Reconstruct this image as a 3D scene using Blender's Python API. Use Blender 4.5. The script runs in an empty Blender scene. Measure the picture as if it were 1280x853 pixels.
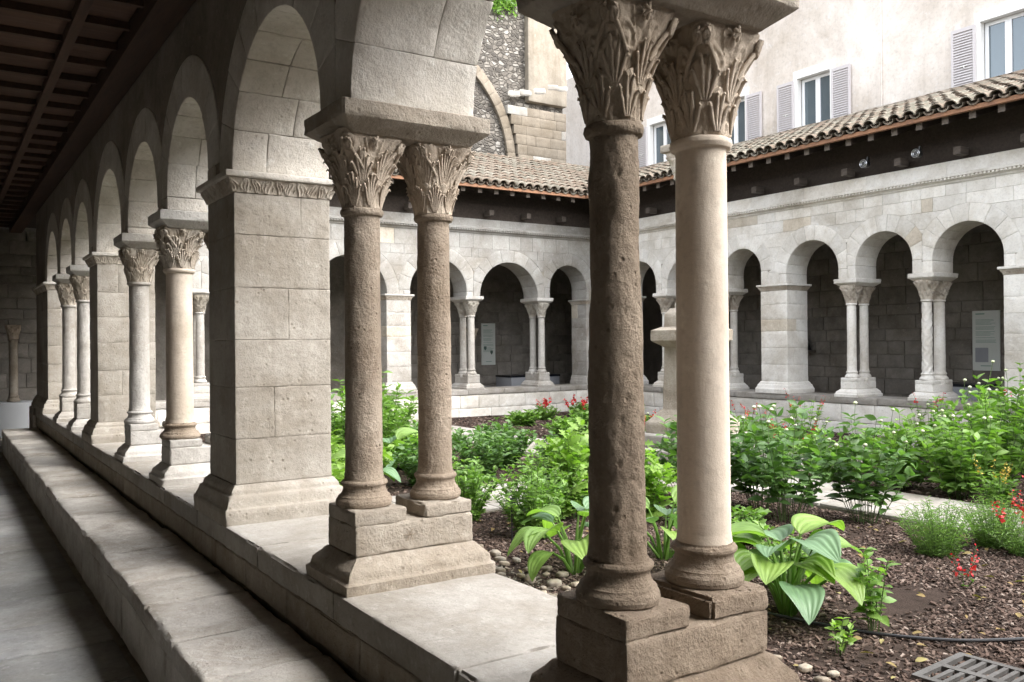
import bpy, math, random
import numpy as np
from mathutils import Matrix, Vector
R = math.radians
sc = bpy.context.scene
col = sc.collection

# ------------------------------------------------------------------ camera
EYE = Vector((0, 0, 1.62))
cam_d = bpy.data.cameras.new('camera'); cam = bpy.data.objects.new('camera', cam_d); col.objects.link(cam)
cam_d.sensor_width = 36; cam_d.lens = 1094.5 / 1280 * 36; cam_d.clip_start = .05; cam_d.clip_end = 400
yaw, pit, rol = R(33.362), R(.167), R(-.49)
F0 = Vector((math.sin(yaw) * math.cos(pit), math.cos(yaw) * math.cos(pit), math.sin(pit)))
R0 = Vector((math.cos(yaw), -math.sin(yaw), 0)); U0 = R0.cross(F0)
Rc = math.cos(rol) * R0 + math.sin(rol) * U0; Uc = -math.sin(rol) * R0 + math.cos(rol) * U0
cam.matrix_world = Matrix(((Rc.x, Uc.x, -F0.x, EYE.x), (Rc.y, Uc.y, -F0.y, EYE.y), (Rc.z, Uc.z, -F0.z, EYE.z), (0, 0, 0, 1)))
sc.camera = cam

# ------------------------------------------------------------------ light: bright overcast sky
SUN_EL, SUN_AZ = 48, 142          # azimuth clockwise from +Y
w = bpy.data.worlds.new('World'); sc.world = w; w.use_nodes = True
nt = w.node_tree; bg = nt.nodes['Background']
sky = nt.nodes.new('ShaderNodeTexSky'); sky.sky_type = 'NISHITA'; sky.sun_disc = False
sky.sun_elevation = R(SUN_EL); sky.sun_rotation = R(SUN_AZ); sky.air_density = 1.0; sky.dust_density = 3.0; sky.ozone_density = 1.0
hs = nt.nodes.new('ShaderNodeHueSaturation'); hs.inputs['Saturation'].default_value = .22
nt.links.new(sky.outputs[0], hs.inputs['Color']); nt.links.new(hs.outputs[0], bg.inputs[0]); bg.inputs[1].default_value = .15
sl = bpy.data.lights.new('sun', 'SUN'); sl.energy = .5; sl.angle = R(90); sl.color = (1, .96, .9)
so = bpy.data.objects.new('sun', sl); col.objects.link(so); so.location = (0, 0, 30)
so.rotation_euler = (R(90 - SUN_EL), 0, R(180 - SUN_AZ))
sc.view_settings.view_transform = 'Standard'; sc.view_settings.look = 'None'
sc.view_settings.exposure = 2.7; sc.view_settings.gamma = 1; sc.view_settings.use_curve_mapping = False
sc.cycles.max_bounces = 10; sc.cycles.diffuse_bounces = 6; sc.cycles.use_denoising = True

# ------------------------------------------------------------------ helpers
rng = np.random.default_rng(7); rnd = random.Random(11)

def _h(i, j, k, s):
    n = (i * 374761393 + j * 668265263 + k * 2147483647 + s * 1274126177) & 0xffffffff
    n = ((n ^ (n >> 13)) * 1274126177) & 0xffffffff
    n = ((n ^ (n >> 16)) * 2246822519) & 0xffffffff
    return (n & 0xffff) / 65535.
def vnoise(P, s=0):
    P = np.asarray(P, float); I = np.floor(P).astype(np.int64); f = P - I; f = f * f * (3 - 2 * f)
    i, j, k = I[..., 0], I[..., 1], I[..., 2]; x, y, z = f[..., 0], f[..., 1], f[..., 2]
    L = lambda a, b, t: a + (b - a) * t
    a = L(L(_h(i, j, k, s), _h(i + 1, j, k, s), x), L(_h(i, j + 1, k, s), _h(i + 1, j + 1, k, s), x), y)
    b = L(L(_h(i, j, k + 1, s), _h(i + 1, j, k + 1, s), x), L(_h(i, j + 1, k + 1, s), _h(i + 1, j + 1, k + 1, s), x), y)
    return L(a, b, z)
def fbm(P, o=3, s=0):
    t = 0; a = .5; P = np.asarray(P, float)
    for q in range(o): t = t + a * vnoise(P * 2 ** q + q * 17.3, s + q); a *= .5
    return (t / (1 - .5 ** o) - .5) * 2

def mesh(name, V, Fc, mats=(), smooth=True, sharp=38, mi=None):
    m = bpy.data.meshes.new(name)
    m.from_pydata(np.asarray(V).tolist(), [], [tuple(int(a) for a in f) for f in Fc])
    for a in mats: m.materials.append(a)
    if smooth:
        m.polygons.foreach_set('use_smooth', [True] * len(m.polygons)); m.set_sharp_from_angle(angle=R(sharp))
    if mi is not None: m.polygons.foreach_set('material_index', mi)
    m.update(); return m
def obj(name, me, parent=None, loc=None, rz=None, rot=None):
    o = bpy.data.objects.new(name, me); col.objects.link(o)
    if parent: o.parent = parent
    if loc is not None: o.location = loc
    if rz is not None: o.rotation_euler = (0, 0, rz)
    if rot is not None: o.rotation_euler = rot
    return o
def tag(o, label=None, cat=None, group=None, kind=None):
    if label: o['label'] = label
    if cat: o['category'] = cat
    if group: o['group'] = group
    if kind: o['kind'] = kind
    return o
def thing(name, label, cat, loc=(0, 0, 0), rz=0, group=None):
    o = bpy.data.objects.new(name, None); col.objects.link(o); o.empty_display_size = .1
    o.location = loc; o.rotation_euler = (0, 0, rz)
    return tag(o, label, cat, group)
class MB:
    def __init__(s): s.V = []; s.F = []; s.M = []; s.n = 0
    def add(s, V, Fc, m=0):
        V = np.asarray(V, float).reshape(-1, 3); s.V.append(V); s.F += [tuple(int(i) + s.n for i in f) for f in Fc]; s.M += [m] * len(Fc); s.n += len(V); return s
    def box(s, lo, hi, m=0):
        x0, y0, z0 = lo; x1, y1, z1 = hi
        return s.add([(x0, y0, z0), (x1, y0, z0), (x1, y1, z0), (x0, y1, z0), (x0, y0, z1), (x1, y0, z1), (x1, y1, z1), (x0, y1, z1)],
                     [(0, 3, 2, 1), (4, 5, 6, 7), (0, 1, 5, 4), (1, 2, 6, 5), (2, 3, 7, 6), (3, 0, 4, 7)], m)
    def tube(s, pts, r, n=6, m=0):
        pts = [Vector(p) for p in pts]; rs = r if hasattr(r, '__len__') else [r] * len(pts); V = []; Fc = []
        for i, p in enumerate(pts):
            d = (pts[min(i + 1, len(pts) - 1)] - pts[max(i - 1, 0)]).normalized()
            a = d.cross(Vector((0, 0, 1)) if abs(d.z) < .9 else Vector((1, 0, 0))).normalized(); b = d.cross(a)
            for k in range(n):
                t = 2 * math.pi * k / n; V.append(p + (a * math.cos(t) + b * math.sin(t)) * rs[i])
        for i in range(len(pts) - 1):
            for k in range(n): Fc.append((i * n + k, i * n + (k + 1) % n, (i + 1) * n + (k + 1) % n, (i + 1) * n + k))
        Fc += [tuple(range(n))[::-1], tuple(range((len(pts) - 1) * n, len(pts) * n))]
        return s.add(V, [f[::-1] for f in Fc], m)
    def mesh(s, name, mats, smooth=False, sharp=38): return mesh(name, np.concatenate(s.V), s.F, mats, smooth, sharp, s.M)

def rbox(size, seg, bev=.008, amp=0., freq=6., seed=0, chip=0., fine=0.):
    hx = np.array(size, float) / 2; ax = []
    for h, n in zip(hx, seg):
        b = min(bev, h * .45); ax.append(np.concatenate([[-h], np.linspace(-h + b, h - b, max(2, n + 1)), [h]]))
    n = [len(a) for a in ax]; ids = []
    def grid(axis, side):
        o = [i for i in range(3) if i != axis]
        A, B = np.meshgrid(np.arange(n[o[0]]), np.arange(n[o[1]]), indexing='ij')
        idx = np.zeros(A.shape + (3,), int); idx[..., o[0]] = A; idx[..., o[1]] = B; idx[..., axis] = 0 if side < 0 else n[axis] - 1
        g = idx[..., 0] * n[1] * n[2] + idx[..., 1] * n[2] + idx[..., 2]
        q = np.stack([g[:-1, :-1], g[1:, :-1], g[1:, 1:], g[:-1, 1:]], -1).reshape(-1, 4)
        if (side > 0) == (axis == 1): q = q[:, ::-1]
        return q
    Q = np.concatenate([grid(a, s) for a in range(3) for s in (-1, 1)])
    u, inv = np.unique(Q, return_inverse=True); Q = inv.reshape(-1, 4)
    P = np.stack([ax[0][u // (n[1] * n[2])], ax[1][(u // n[2]) % n[1]], ax[2][u % n[2]]], -1)
    inner = hx - np.minimum(bev, hx * .45); q = np.clip(P, -inner, inner); d = P - q
    ne = (np.abs(d) > 1e-9).sum(1); nr = d / np.maximum(1e-9, np.linalg.norm(d, axis=1))[:, None]
    bb = np.minimum(bev, hx * .45).min()
    P = q + np.where(ne[:, None] > 1, nr * bb, d)
    off = seed * 7.13
    if amp: P = P + nr * (amp * fbm(P * freq + off, 3, seed))[:, None]
    if fine: P = P + nr * (fine * (fbm(P * freq * 6 + off, 3, seed + 5) - 1.6 * np.maximum(0, fbm(P * freq * 4 + off + 31, 2, seed + 7) - .35)))[:, None]
    if chip:
        c = np.maximum(0, fbm(P * 9 + off * 3, 3, seed + 9) - .05) * chip * (ne > 1)
        P = P - nr * c[:, None]
    return P, Q

def lathe(prof, n=32, amp=0., freq=8., seed=0, rows=None, relief=None, cap=True):
    prof = np.array(prof, float)
    if rows:
        s = np.concatenate([[0], np.cumsum(np.linalg.norm(np.diff(prof, axis=0), axis=1))]); t = np.linspace(0, s[-1], rows)
        t = np.unique(np.concatenate([t, s])); prof = np.stack([np.interp(t, s, prof[:, 0]), np.interp(t, s, prof[:, 1])], 1)
    th = np.linspace(0, 2 * np.pi, n, endpoint=False)
    Rr = prof[:, 0][:, None] * np.ones(n); Z = prof[:, 1][:, None] * np.ones(n); T = np.ones(len(prof))[:, None] * th
    if relief is not None: Rr = Rr + relief(T, Z)
    P = np.stack([Rr * np.cos(T), Rr * np.sin(T), Z], -1)
    if amp:
        d = amp * (fbm(P * freq * [1, 1, .5] + seed * 3.7, 4, seed) + .8 * fbm(P * 5 + seed, 2, seed + 1) - 2.2 * np.maximum(0, fbm(P * freq * 1.7 + 9, 2, seed + 2) - .38)); P[..., 0] += d * np.cos(T); P[..., 1] += d * np.sin(T)
    V = P.reshape(-1, 3); m = len(prof); i, k = np.meshgrid(np.arange(m - 1), np.arange(n), indexing='ij'); k2 = (k + 1) % n
    Q = np.stack([i * n + k, i * n + k2, (i + 1) * n + k2, (i + 1) * n + k], -1).reshape(-1, 4).tolist()
    if cap: Q += [list(range(n))[::-1], list(range((m - 1) * n, m * n))]
    return V, Q
def bump(x): return np.clip(1 - x * x, 0, 1)

# ------------------------------------------------------------------ materials
def mat(name): m = bpy.data.materials.new(name); m.use_nodes = True; return m, m.node_tree, m.node_tree.nodes['Principled BSDF']
def N(nt, t, **kw):
    n = nt.nodes.new('ShaderNode' + t)
    for k, v in kw.items():
        if k in n.inputs: n.inputs[k].default_value = v
        else: setattr(n, k, v)
    return n
def ramp(nt, src, stops):
    r = nt.nodes.new('ShaderNodeValToRGB'); e = r.color_ramp.elements
    while len(e) < len(stops): e.new(.5)
    for a, (p, c) in zip(e, stops): a.position = p; a.color = (c, c, c, 1) if not hasattr(c, '__len__') else (*c, 1)
    nt.links.new(src, r.inputs[0]); return r.outputs[0]
def mix(nt, a, b, f, mode='MIX'):
    m = nt.nodes.new('ShaderNodeMix'); m.data_type = 'RGBA'; m.blend_type = mode
    for s, v in ((6, a), (7, b), (0, f)):
        if hasattr(v, 'is_output'): nt.links.new(v, m.inputs[s])
        else: m.inputs[s].default_value = (*v, 1) if hasattr(v, '__len__') else v
    return m.outputs[2]
def stone(name, c1, c2, c3, scale=1., rough=.9, bmp=.35, pit=.5, var=.05, streak=0., joints=None, spots=.0):
    """limestone: two tones in cloudy patches, a stain tone, pits and grain in the bump, a slight tone of its own for every block"""
    m, nt, b = mat(name); lk = nt.links.new
    tc = N(nt, 'TexCoord'); oi = N(nt, 'ObjectInfo')
    vm = N(nt, 'VectorMath', operation='MULTIPLY_ADD'); lk(tc.outputs['Object'], vm.inputs[0]); vm.inputs[1].default_value = (scale,) * 3
    cb = N(nt, 'CombineXYZ'); mu = N(nt, 'Math', operation='MULTIPLY'); lk(oi.outputs['Random'], mu.inputs[0]); mu.inputs[1].default_value = 40
    lk(mu.outputs[0], cb.inputs[0]); lk(mu.outputs[0], cb.inputs[2]); lk(cb.outputs[0], vm.inputs[2]); co = vm.outputs[0]
    ge = N(nt, 'NewGeometry'); vs = N(nt, 'VectorMath', operation='SCALE'); lk(ge.outputs['Position'], vs.inputs[0]); vs.inputs['Scale'].default_value = scale; wco = vs.outputs[0]
    def noise(s, d=5, r=.6, dist=0, world=False):
        n = N(nt, 'TexNoise', Scale=s, Detail=d, Roughness=r, Distortion=dist); lk(wco if world else co, n.inputs['Vector']); return n.outputs['Fac']
    c = mix(nt, c1, c2, ramp(nt, noise(2.2, 6, .62), [(.38, 0.), (.62, 1.)]))
    c = mix(nt, c, c3, ramp(nt, noise(2.6, 9, .72, .5, True), [(.48, 0.), (.72, .8)]))
    sp = noise(34, 6, .7); c = mix(nt, c, (.5, .5, .5), ramp(nt, sp, [(.3, .35), (.5, 0.)]), 'MULTIPLY')
    c = mix(nt, c, (.62, .58, .52), ramp(nt, noise(.9, 7, .7, .3, True), [(.42, 0.), (.68, .9)]), 'MULTIPLY')
    c = mix(nt, c, tuple(min(.75, x * 1.25) for x in c1), ramp(nt, noise(14, 7, .75, .2, True), [(.56, 0.), (.70, .55)]))
    if streak:
        mp = N(nt, 'Mapping'); mp.inputs['Scale'].default_value = (9, 9, .7); lk(wco, mp.inputs[0])
        n = N(nt, 'TexNoise', Scale=1.2, Detail=6, Roughness=.65); lk(mp.outputs[0], n.inputs['Vector'])
        c = mix(nt, c, (.42, .38, .33), ramp(nt, n.outputs['Fac'], [(.5, 0.), (.75, streak)]), 'MULTIPLY')
    vr = N(nt, 'MapRange'); lk(oi.outputs['Random'], vr.inputs[0]); vr.inputs[3].default_value = 1 - var; vr.inputs[4].default_value = 1 + var
    hv = N(nt, 'HueSaturation'); lk(vr.outputs[0], hv.inputs['Value']); lk(c, hv.inputs['Color'])
    lk(hv.outputs[0], b.inputs['Base Color']); b.inputs['Roughness'].default_value = rough; b.inputs['Specular IOR Level'].default_value = .25
    vo = N(nt, 'TexVoronoi', Scale=26); lk(co, vo.inputs['Vector'])
    pv = ramp(nt, vo.outputs['Distance'], [(.05, 0.), (.28, 1.)]); pm = ramp(nt, noise(7, 3), [(.5, 0.), (.66, 1.)])
    pits = mix(nt, (1, 1, 1), pv, pm); cpit = mix(nt, (.55, .5, .45), (1, 1, 1), pits); c2_ = mix(nt, hv.outputs[0], cpit, min(1., pit), 'MULTIPLY'); lk(c2_, b.inputs['Base Color']); g = noise(60, 8, .75); g2 = noise(9, 6, .65)
    hsum = N(nt, 'Math', operation='MULTIPLY_ADD'); lk(pits, hsum.inputs[0]); hsum.inputs[1].default_value = pit; lk(g, hsum.inputs[2])
    h2 = N(nt, 'Math', operation='MULTIPLY_ADD'); lk(g2, h2.inputs[0]); h2.inputs[1].default_value = 1.6; lk(hsum.outputs[0], h2.inputs[2])
    bp = N(nt, 'Bump', Strength=bmp, Distance=.02); lk(h2.outputs[0], bp.inputs['Height']); lk(bp.outputs[0], b.inputs['Normal'])
    return m
def plain(name, c, rough=.6, metal=0., bmp=0., bs=40, c2=None, spec=.4, ns=6):
    m, nt, b = mat(name); lk = nt.links.new
    tc = N(nt, 'TexCoord'); n = N(nt, 'TexNoise', Scale=ns, Detail=6, Roughness=.65); lk(tc.outputs['Object'], n.inputs['Vector'])
    cc = mix(nt, c, c2 or tuple(x * .8 for x in c), ramp(nt, n.outputs['Fac'], [(.4, 0.), (.65, 1.)])); lk(cc, b.inputs['Base Color'])
    b.inputs['Roughness'].default_value = rough; b.inputs['Metallic'].default_value = metal; b.inputs['Specular IOR Level'].default_value = spec
    if bmp:
        n2 = N(nt, 'TexNoise', Scale=bs, Detail=6, Roughness=.7); lk(tc.outputs['Object'], n2.inputs['Vector'])
        bp = N(nt, 'Bump', Strength=bmp, Distance=.01); lk(n2.outputs['Fac'], bp.inputs['Height']); lk(bp.outputs[0], b.inputs['Normal'])
    return m
def wood(name, c1, c2, axis=1, rough=.75):
    m, nt, b = mat(name); lk = nt.links.new; tc = N(nt, 'TexCoord'); mp = N(nt, 'Mapping')
    s = [14, 14, 14]; s[axis] = 1.2; mp.inputs['Scale'].default_value = s; lk(tc.outputs['Object'], mp.inputs[0])
    n = N(nt, 'TexNoise', Scale=2., Detail=7, Roughness=.65, Distortion=.4); lk(mp.outputs[0], n.inputs['Vector'])
    oi = N(nt, 'ObjectInfo'); c = mix(nt, c1, c2, ramp(nt, n.outputs['Fac'], [(.35, 0.), (.65, 1.)]))
    vr = N(nt, 'MapRange'); lk(oi.outputs['Random'], vr.inputs[0]); vr.inputs[3].default_value = .75; vr.inputs[4].default_value = 1.2
    hv = N(nt, 'HueSaturation'); lk(vr.outputs[0], hv.inputs['Value']); lk(c, hv.inputs['Color']); lk(hv.outputs[0], b.inputs['Base Color'])
    b.inputs['Roughness'].default_value = rough; b.inputs['Specular IOR Level'].default_value = .2
    bp = N(nt, 'Bump', Strength=.3, Distance=.01); lk(n.outputs['Fac'], bp.inputs['Height']); lk(bp.outputs[0], b.inputs['Normal']); return m
def leafmat(name, c1, c2, trans=.35, rough=.42, spec=.4):
    m, nt, b = mat(name); lk = nt.links.new; g = N(nt, 'NewGeometry')
    tc = N(nt, 'TexCoord'); n = N(nt, 'TexNoise', Scale=5., Detail=3); lk(tc.outputs['Object'], n.inputs['Vector'])
    c = mix(nt, c1, c2, g.outputs['Random Per Island'])
    c = mix(nt, c, tuple(x * .7 for x in c1), ramp(nt, n.outputs['Fac'], [(.45, 0.), (.7, .7)]))
    lk(c, b.inputs['Base Color']); b.inputs['Roughness'].default_value = rough; b.inputs['Specular IOR Level'].default_value = spec
    t = N(nt, 'BsdfTranslucent'); tcx = mix(nt, c, (1.0, 1.25, .45), 1., 'MULTIPLY'); lk(tcx, t.inputs[0])
    ms = N(nt, 'MixShader'); ms.inputs[0].default_value = trans; lk(b.outputs[0], ms.inputs[1]); lk(t.outputs[0], ms.inputs[2])
    lk(ms.outputs[0], nt.nodes['Material Output'].inputs[0]); return m

M = {}
M['near'] = stone('warm_limestone', (.44, .395, .335), (.37, .325, .27), (.26, .215, .165), 1., bmp=.7, pit=.6, streak=.3)
M['brown'] = stone('brown_weathered_stone', (.42, .34, .26), (.33, .26, .195), (.19, .14, .10), 1.4, bmp=1., pit=1.2, streak=.45)
M['tan'] = stone('tan_column_stone', (.40, .335, .265), (.325, .265, .205), (.215, .16, .115), 1.3, bmp=.75, pit=.9, streak=.35)
M['smooth'] = stone('smooth_beige_stone', (.63, .55, .46), (.58, .50, .415), (.48, .405, .325), .8, bmp=.22, pit=.4, streak=.35)
M['ashlar'] = stone('pale_ashlar', (.66, .625, .57), (.59, .555, .50), (.48, .44, .38), 1., bmp=.5, pit=.5, var=.05)
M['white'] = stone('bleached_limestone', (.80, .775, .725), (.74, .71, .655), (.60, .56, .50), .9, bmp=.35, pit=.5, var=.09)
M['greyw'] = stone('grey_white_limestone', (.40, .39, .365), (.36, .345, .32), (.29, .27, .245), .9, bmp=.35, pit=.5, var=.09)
M['pier'] = stone('pitted_pier_stone', (.41, .38, .335), (.36, .33, .285), (.28, .25, .21), 1., bmp=.42, pit=.8, var=.05, streak=.25)
M['greys'] = stone('grey_white_column', (.50, .48, .45), (.44, .42, .39), (.35, .325, .29), .9, bmp=.45, pit=.5, var=.09)
M['honey'] = stone('honey_block', (.66, .60, .51), (.60, .54, .455), (.48, .42, .35), .9, bmp=.45, pit=.5, var=.14)
M['carve'] = stone('carved_limestone', (.56, .48, .39), (.47, .39, .31), (.29, .225, .165), 1.6, bmp=.45, pit=.5, streak=.25)
M['carvew'] = stone('pale_carved_limestone', (.57, .52, .45), (.47, .41, .34), (.33, .27, .21), 1.6, bmp=.4, pit=.5)
M['carveg'] = stone('grey_carved_limestone', (.46, .43, .38), (.38, .35, .30), (.27, .235, .195), 1.6, bmp=.4, pit=.5)
M['mortar'] = stone('lime_mortar', (.40, .37, .32), (.34, .31, .265), (.27, .24, .20), 2., bmp=.5, pit=.4, var=0)
M['sill'] = stone('worn_sill_slab', (.375, .355, .325), (.33, .31, .28), (.25, .23, .20), 1.2, bmp=.35, pit=.3, var=.07)
M['bench'] = stone('worn_bench_slab', (.50, .475, .435), (.41, .385, .35), (.28, .245, .205), 1.3, bmp=.6, pit=.4, var=.12)
M['flag'] = stone('grey_flagstone', (.40, .40, .39), (.32, .325, .325), (.24, .235, .225), 1.1, bmp=.3, pit=.3, var=.16)
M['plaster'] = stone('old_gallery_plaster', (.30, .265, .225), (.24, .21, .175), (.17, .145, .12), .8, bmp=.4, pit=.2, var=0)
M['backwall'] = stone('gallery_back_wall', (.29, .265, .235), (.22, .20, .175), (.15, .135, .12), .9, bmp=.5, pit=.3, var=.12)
M['pebble'] = stone('river_pebble', (.30, .25, .19), (.22, .20, .17), (.15, .13, .10), 3., bmp=.1, pit=.1, var=.3, rough=.6)
M['path'] = stone('pale_path_paving', (.34, .32, .29), (.29, .27, .245), (.22, .205, .18), 1., bmp=.25, pit=.2, var=.08)
M['wood'] = wood('dark_brown_panel', (.105, .06, .04), (.07, .04, .028), 0)
M['beam'] = wood('dark_beam', (.085, .05, .034), (.06, .036, .026), 1)
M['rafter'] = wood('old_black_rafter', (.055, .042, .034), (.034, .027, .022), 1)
M['raftend'] = plain('grey_rafter_end', (.15, .125, .105), .9, bmp=.3)
M['bracket'] = wood('dark_bracket', (.11, .09, .075), (.07, .058, .05), 1)
M['fascia'] = plain('terracotta_eave_edge', (.30, .155, .085), .85, bmp=.3, c2=(.20, .105, .065), ns=9)
M['stucco'] = stone('cream_stucco', (.80, .745, .69), (.77, .71, .655), (.72, .66, .60), .45, bmp=.12, pit=.1, streak=.22, var=0)
M['surround'] = plain('white_window_surround', (.82, .81, .78), .8, c2=(.78, .77, .74))
M['upvc'] = plain('white_window_frame', (.84, .85, .86), .4, c2=(.82, .83, .84))
M['shutter'] = plain('grey_mauve_shutter', (.56, .53, .53), .6, c2=(.53, .50, .50))
M['grey'] = plain('grey_display_plinth', (.30, .31, .33), .7, c2=(.28, .29, .31))
M['lightgrey'] = plain('pale_grey_plinth', (.48, .50, .52), .7, c2=(.46, .48, .50))
M['black'] = plain('black_case_top', (.012, .014, .02), .25, c2=(.015, .016, .02))
M['rubber'] = plain('black_rubber_hose', (.015, .015, .017), .45, c2=(.02, .02, .022))
M['iron'] = plain('cast_iron_grate', (.11, .105, .10), .6, .4, bmp=.4, c2=(.07, .065, .06))
M['panel'] = plain('cream_info_panel', (.62, .64, .60), .5, c2=(.60, .62, .58))
M['ink'] = plain('printed_ink', (.08, .12, .10), .6)
M['inkgreen'] = plain('printed_green_ink', (.20, .34, .27), .6)
M['soil'] = plain('dark_bark_soil', (.045, .032, .026), 1., bmp=.8, bs=60, c2=(.028, .02, .016), spec=.1)
M['lamp'] = plain('lamp_housing', (.05, .05, .05), .4, .6)
M['chrome'] = plain('lamp_ring', (.55, .56, .57), .3, .8)
M['stem'] = plain('plant_stem', (.10, .15, .05), .6, c2=(.07, .11, .04))
M['twig'] = plain('brown_twig', (.12, .075, .045), .8)
M['red'] = leafmat('red_flower', (.60, .02, .035), (.75, .06, .07), .25)
M['yellow'] = leafmat('yellow_flower', (.55, .36, .05), (.65, .48, .10), .25)
M['bud'] = leafmat('pale_bud', (.35, .40, .22), (.50, .50, .38), .1)
M['l_dark'] = leafmat('dark_green_leaf', (.085, .175, .05), (.16, .27, .085), .4)
M['l_mid'] = leafmat('fresh_green_leaf', (.13, .25, .05), (.24, .37, .095), .42)
M['l_lime'] = leafmat('lime_green_leaf', (.19, .32, .055), (.28, .42, .10), .45)
M['l_blue'] = leafmat('blue_green_leaf', (.10, .20, .095), (.165, .27, .14), .3)
M['l_grey'] = leafmat('feathery_leaf', (.16, .27, .08), (.26, .40, .13), .35)
def glassmat():
    m, nt, b = mat('window_glass'); b.inputs['Base Color'].default_value = (.10, .13, .15, 1); b.inputs['Roughness'].default_value = .05
    b.inputs['Specular IOR Level'].default_value = .9; b.inputs['Metallic'].default_value = .25; return m
M['glass'] = glassmat()
def tilemat(name, pal):
    m, nt, b = mat(name); lk = nt.links.new; oi = N(nt, 'ObjectInfo'); g = N(nt, 'NewGeometry'); tc = N(nt, 'TexCoord')
    ad = N(nt, 'Math', operation='ADD'); lk(oi.outputs['Random'], ad.inputs[0]); lk(g.outputs['Random Per Island'], ad.inputs[1])
    fr = N(nt, 'Math', operation='FRACT'); lk(ad.outputs[0], fr.inputs[0])
    c = ramp(nt, fr.outputs[0], [(i / (len(pal) - 1), p) for i, p in enumerate(pal)])
    n = N(nt, 'TexNoise', Scale=9, Detail=7, Roughness=.7); lk(tc.outputs['Object'], n.inputs['Vector'])
    c = mix(nt, c, (.10, .10, .075), ramp(nt, n.outputs['Fac'], [(.42, 0.), (.66, .9)]))
    lk(c, b.inputs['Base Color']); b.inputs['Roughness'].default_value = .95; b.inputs['Specular IOR Level'].default_value = .15
    bp = N(nt, 'Bump', Strength=.4, Distance=.01); lk(n.outputs['Fac'], bp.inputs['Height']); lk(bp.outputs[0], b.inputs['Normal']); return m
M['tile'] = tilemat('weathered_canal_tile', [(.23, .185, .15), (.17, .12, .09), (.27, .24, .20), (.155, .135, .11), (.21, .15, .115)])
def rubblemat():
    m, nt, b = mat('rubble_masonry'); lk = nt.links.new; tc = N(nt, 'TexCoord'); mp = N(nt, 'Mapping'); mp.inputs['Scale'].default_value = (8, 8, 13)
    lk(tc.outputs['Object'], mp.inputs[0]); nz = N(nt, 'TexNoise', Scale=1.1, Detail=3); lk(mp.outputs[0], nz.inputs['Vector'])
    wv = mix(nt, mp.outputs[0], nz.outputs['Color'], .18)
    v = N(nt, 'TexVoronoi', Scale=1.); lk(wv, v.inputs['Vector']); e = N(nt, 'TexVoronoi', Scale=1., feature='DISTANCE_TO_EDGE'); lk(wv, e.inputs['Vector'])
    sx = N(nt, 'SeparateColor'); lk(v.outputs['Color'], sx.inputs[0])
    c = ramp(nt, sx.outputs[0], [(0, (.05, .044, .038)), (.4, (.11, .097, .082)), (.72, (.19, .17, .145)), (1, (.27, .255, .23))])
    ed = ramp(nt, e.outputs['Distance'], [(.02, 0.), (.14, 1.)]); c = mix(nt, (.14, .125, .105), c, ed); lk(c, b.inputs['Base Color']); b.inputs['Roughness'].default_value = .95
    bp = N(nt, 'Bump', Strength=1., Distance=.06); lk(ed, bp.inputs['Height']); lk(bp.outputs[0], b.inputs['Normal']); return m
M['rubble'] = rubblemat()

# ------------------------------------------------------------------ dimensions of the cloister
SILL, SPR, TH, WTOP, G = .62, 2.61, .29, 4.27, .08
YD = -8.05
ARC = {'A': ((1.70, 0), R(90)), 'B': ((0, 16.35), 0.), 'C': ((13.13, 0), R(-90)), 'D': ((0, YD), R(180))}
def aw(arc, u, z=0., v=0.):
    (x, y), a = ARC[arc]; c, s = math.cos(a), math.sin(a); return (x + c * u - s * v, y + s * u + c * v, z)
# supports: position along the arcade, kind, half width
SUP = {'A': [(-7.80, 'corner', .54), (-6.15, 'pair', 0), (-4.60, 'pier', .28), (-2.95, 'pair', 0), (-1.40, 'pair', 0), (.20, 'pier', .28), (1.80, 'pair', 0), (3.48, 'pair', 0), (5.28, 'pier', .28), (6.85, 'pair', 0), (8.40, 'pair', 0), (10.30, 'pier', .28), (11.88, 'pair', 0), (13.38, 'pair', 0), (15.77, 'corner', .87)],
       'B': [(2.10, 'respond', .105), (3.96, 'pair', 0), (5.90, 'pair', 0), (7.84, 'pier', .27), (9.60, 'pair', 0), (11.45, 'pair', 0), (12.745, 'respond', .09)],
       'C': [(-15.80, 'corner', .84), (-13.74, 'pair', 0), (-12.15, 'pair', 0), (-10.77, 'pier', .30), (-9.22, 'pair', 0), (-7.87, 'pair', 0), (-6.33, 'pier', .30), (-4.8, 'pair', 0), (-3.4, 'pair', 0), (-1.85, 'pier', .30), (-.3, 'pair', 0), (1.1, 'pair', 0), (2.65, 'pier', .30), (4.2, 'pair', 0), (5.8, 'pair', 0), (7.85, 'corner', .49)],
       'D': [(-12.745, 'respond', .09), (-10.9, 'pair', 0), (-9.1, 'pair', 0), (-7.4, 'pier', .28), (-5.7, 'pair', 0), (-3.9, 'pair', 0), (-2.1, 'respond', .105)]}
CROWN = {'A': 3.28, 'B': 3.40, 'C': 3.39, 'D': 3.35}
DZ = {'A': 0, 'B': .03, 'C': .055, 'D': 0}

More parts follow.
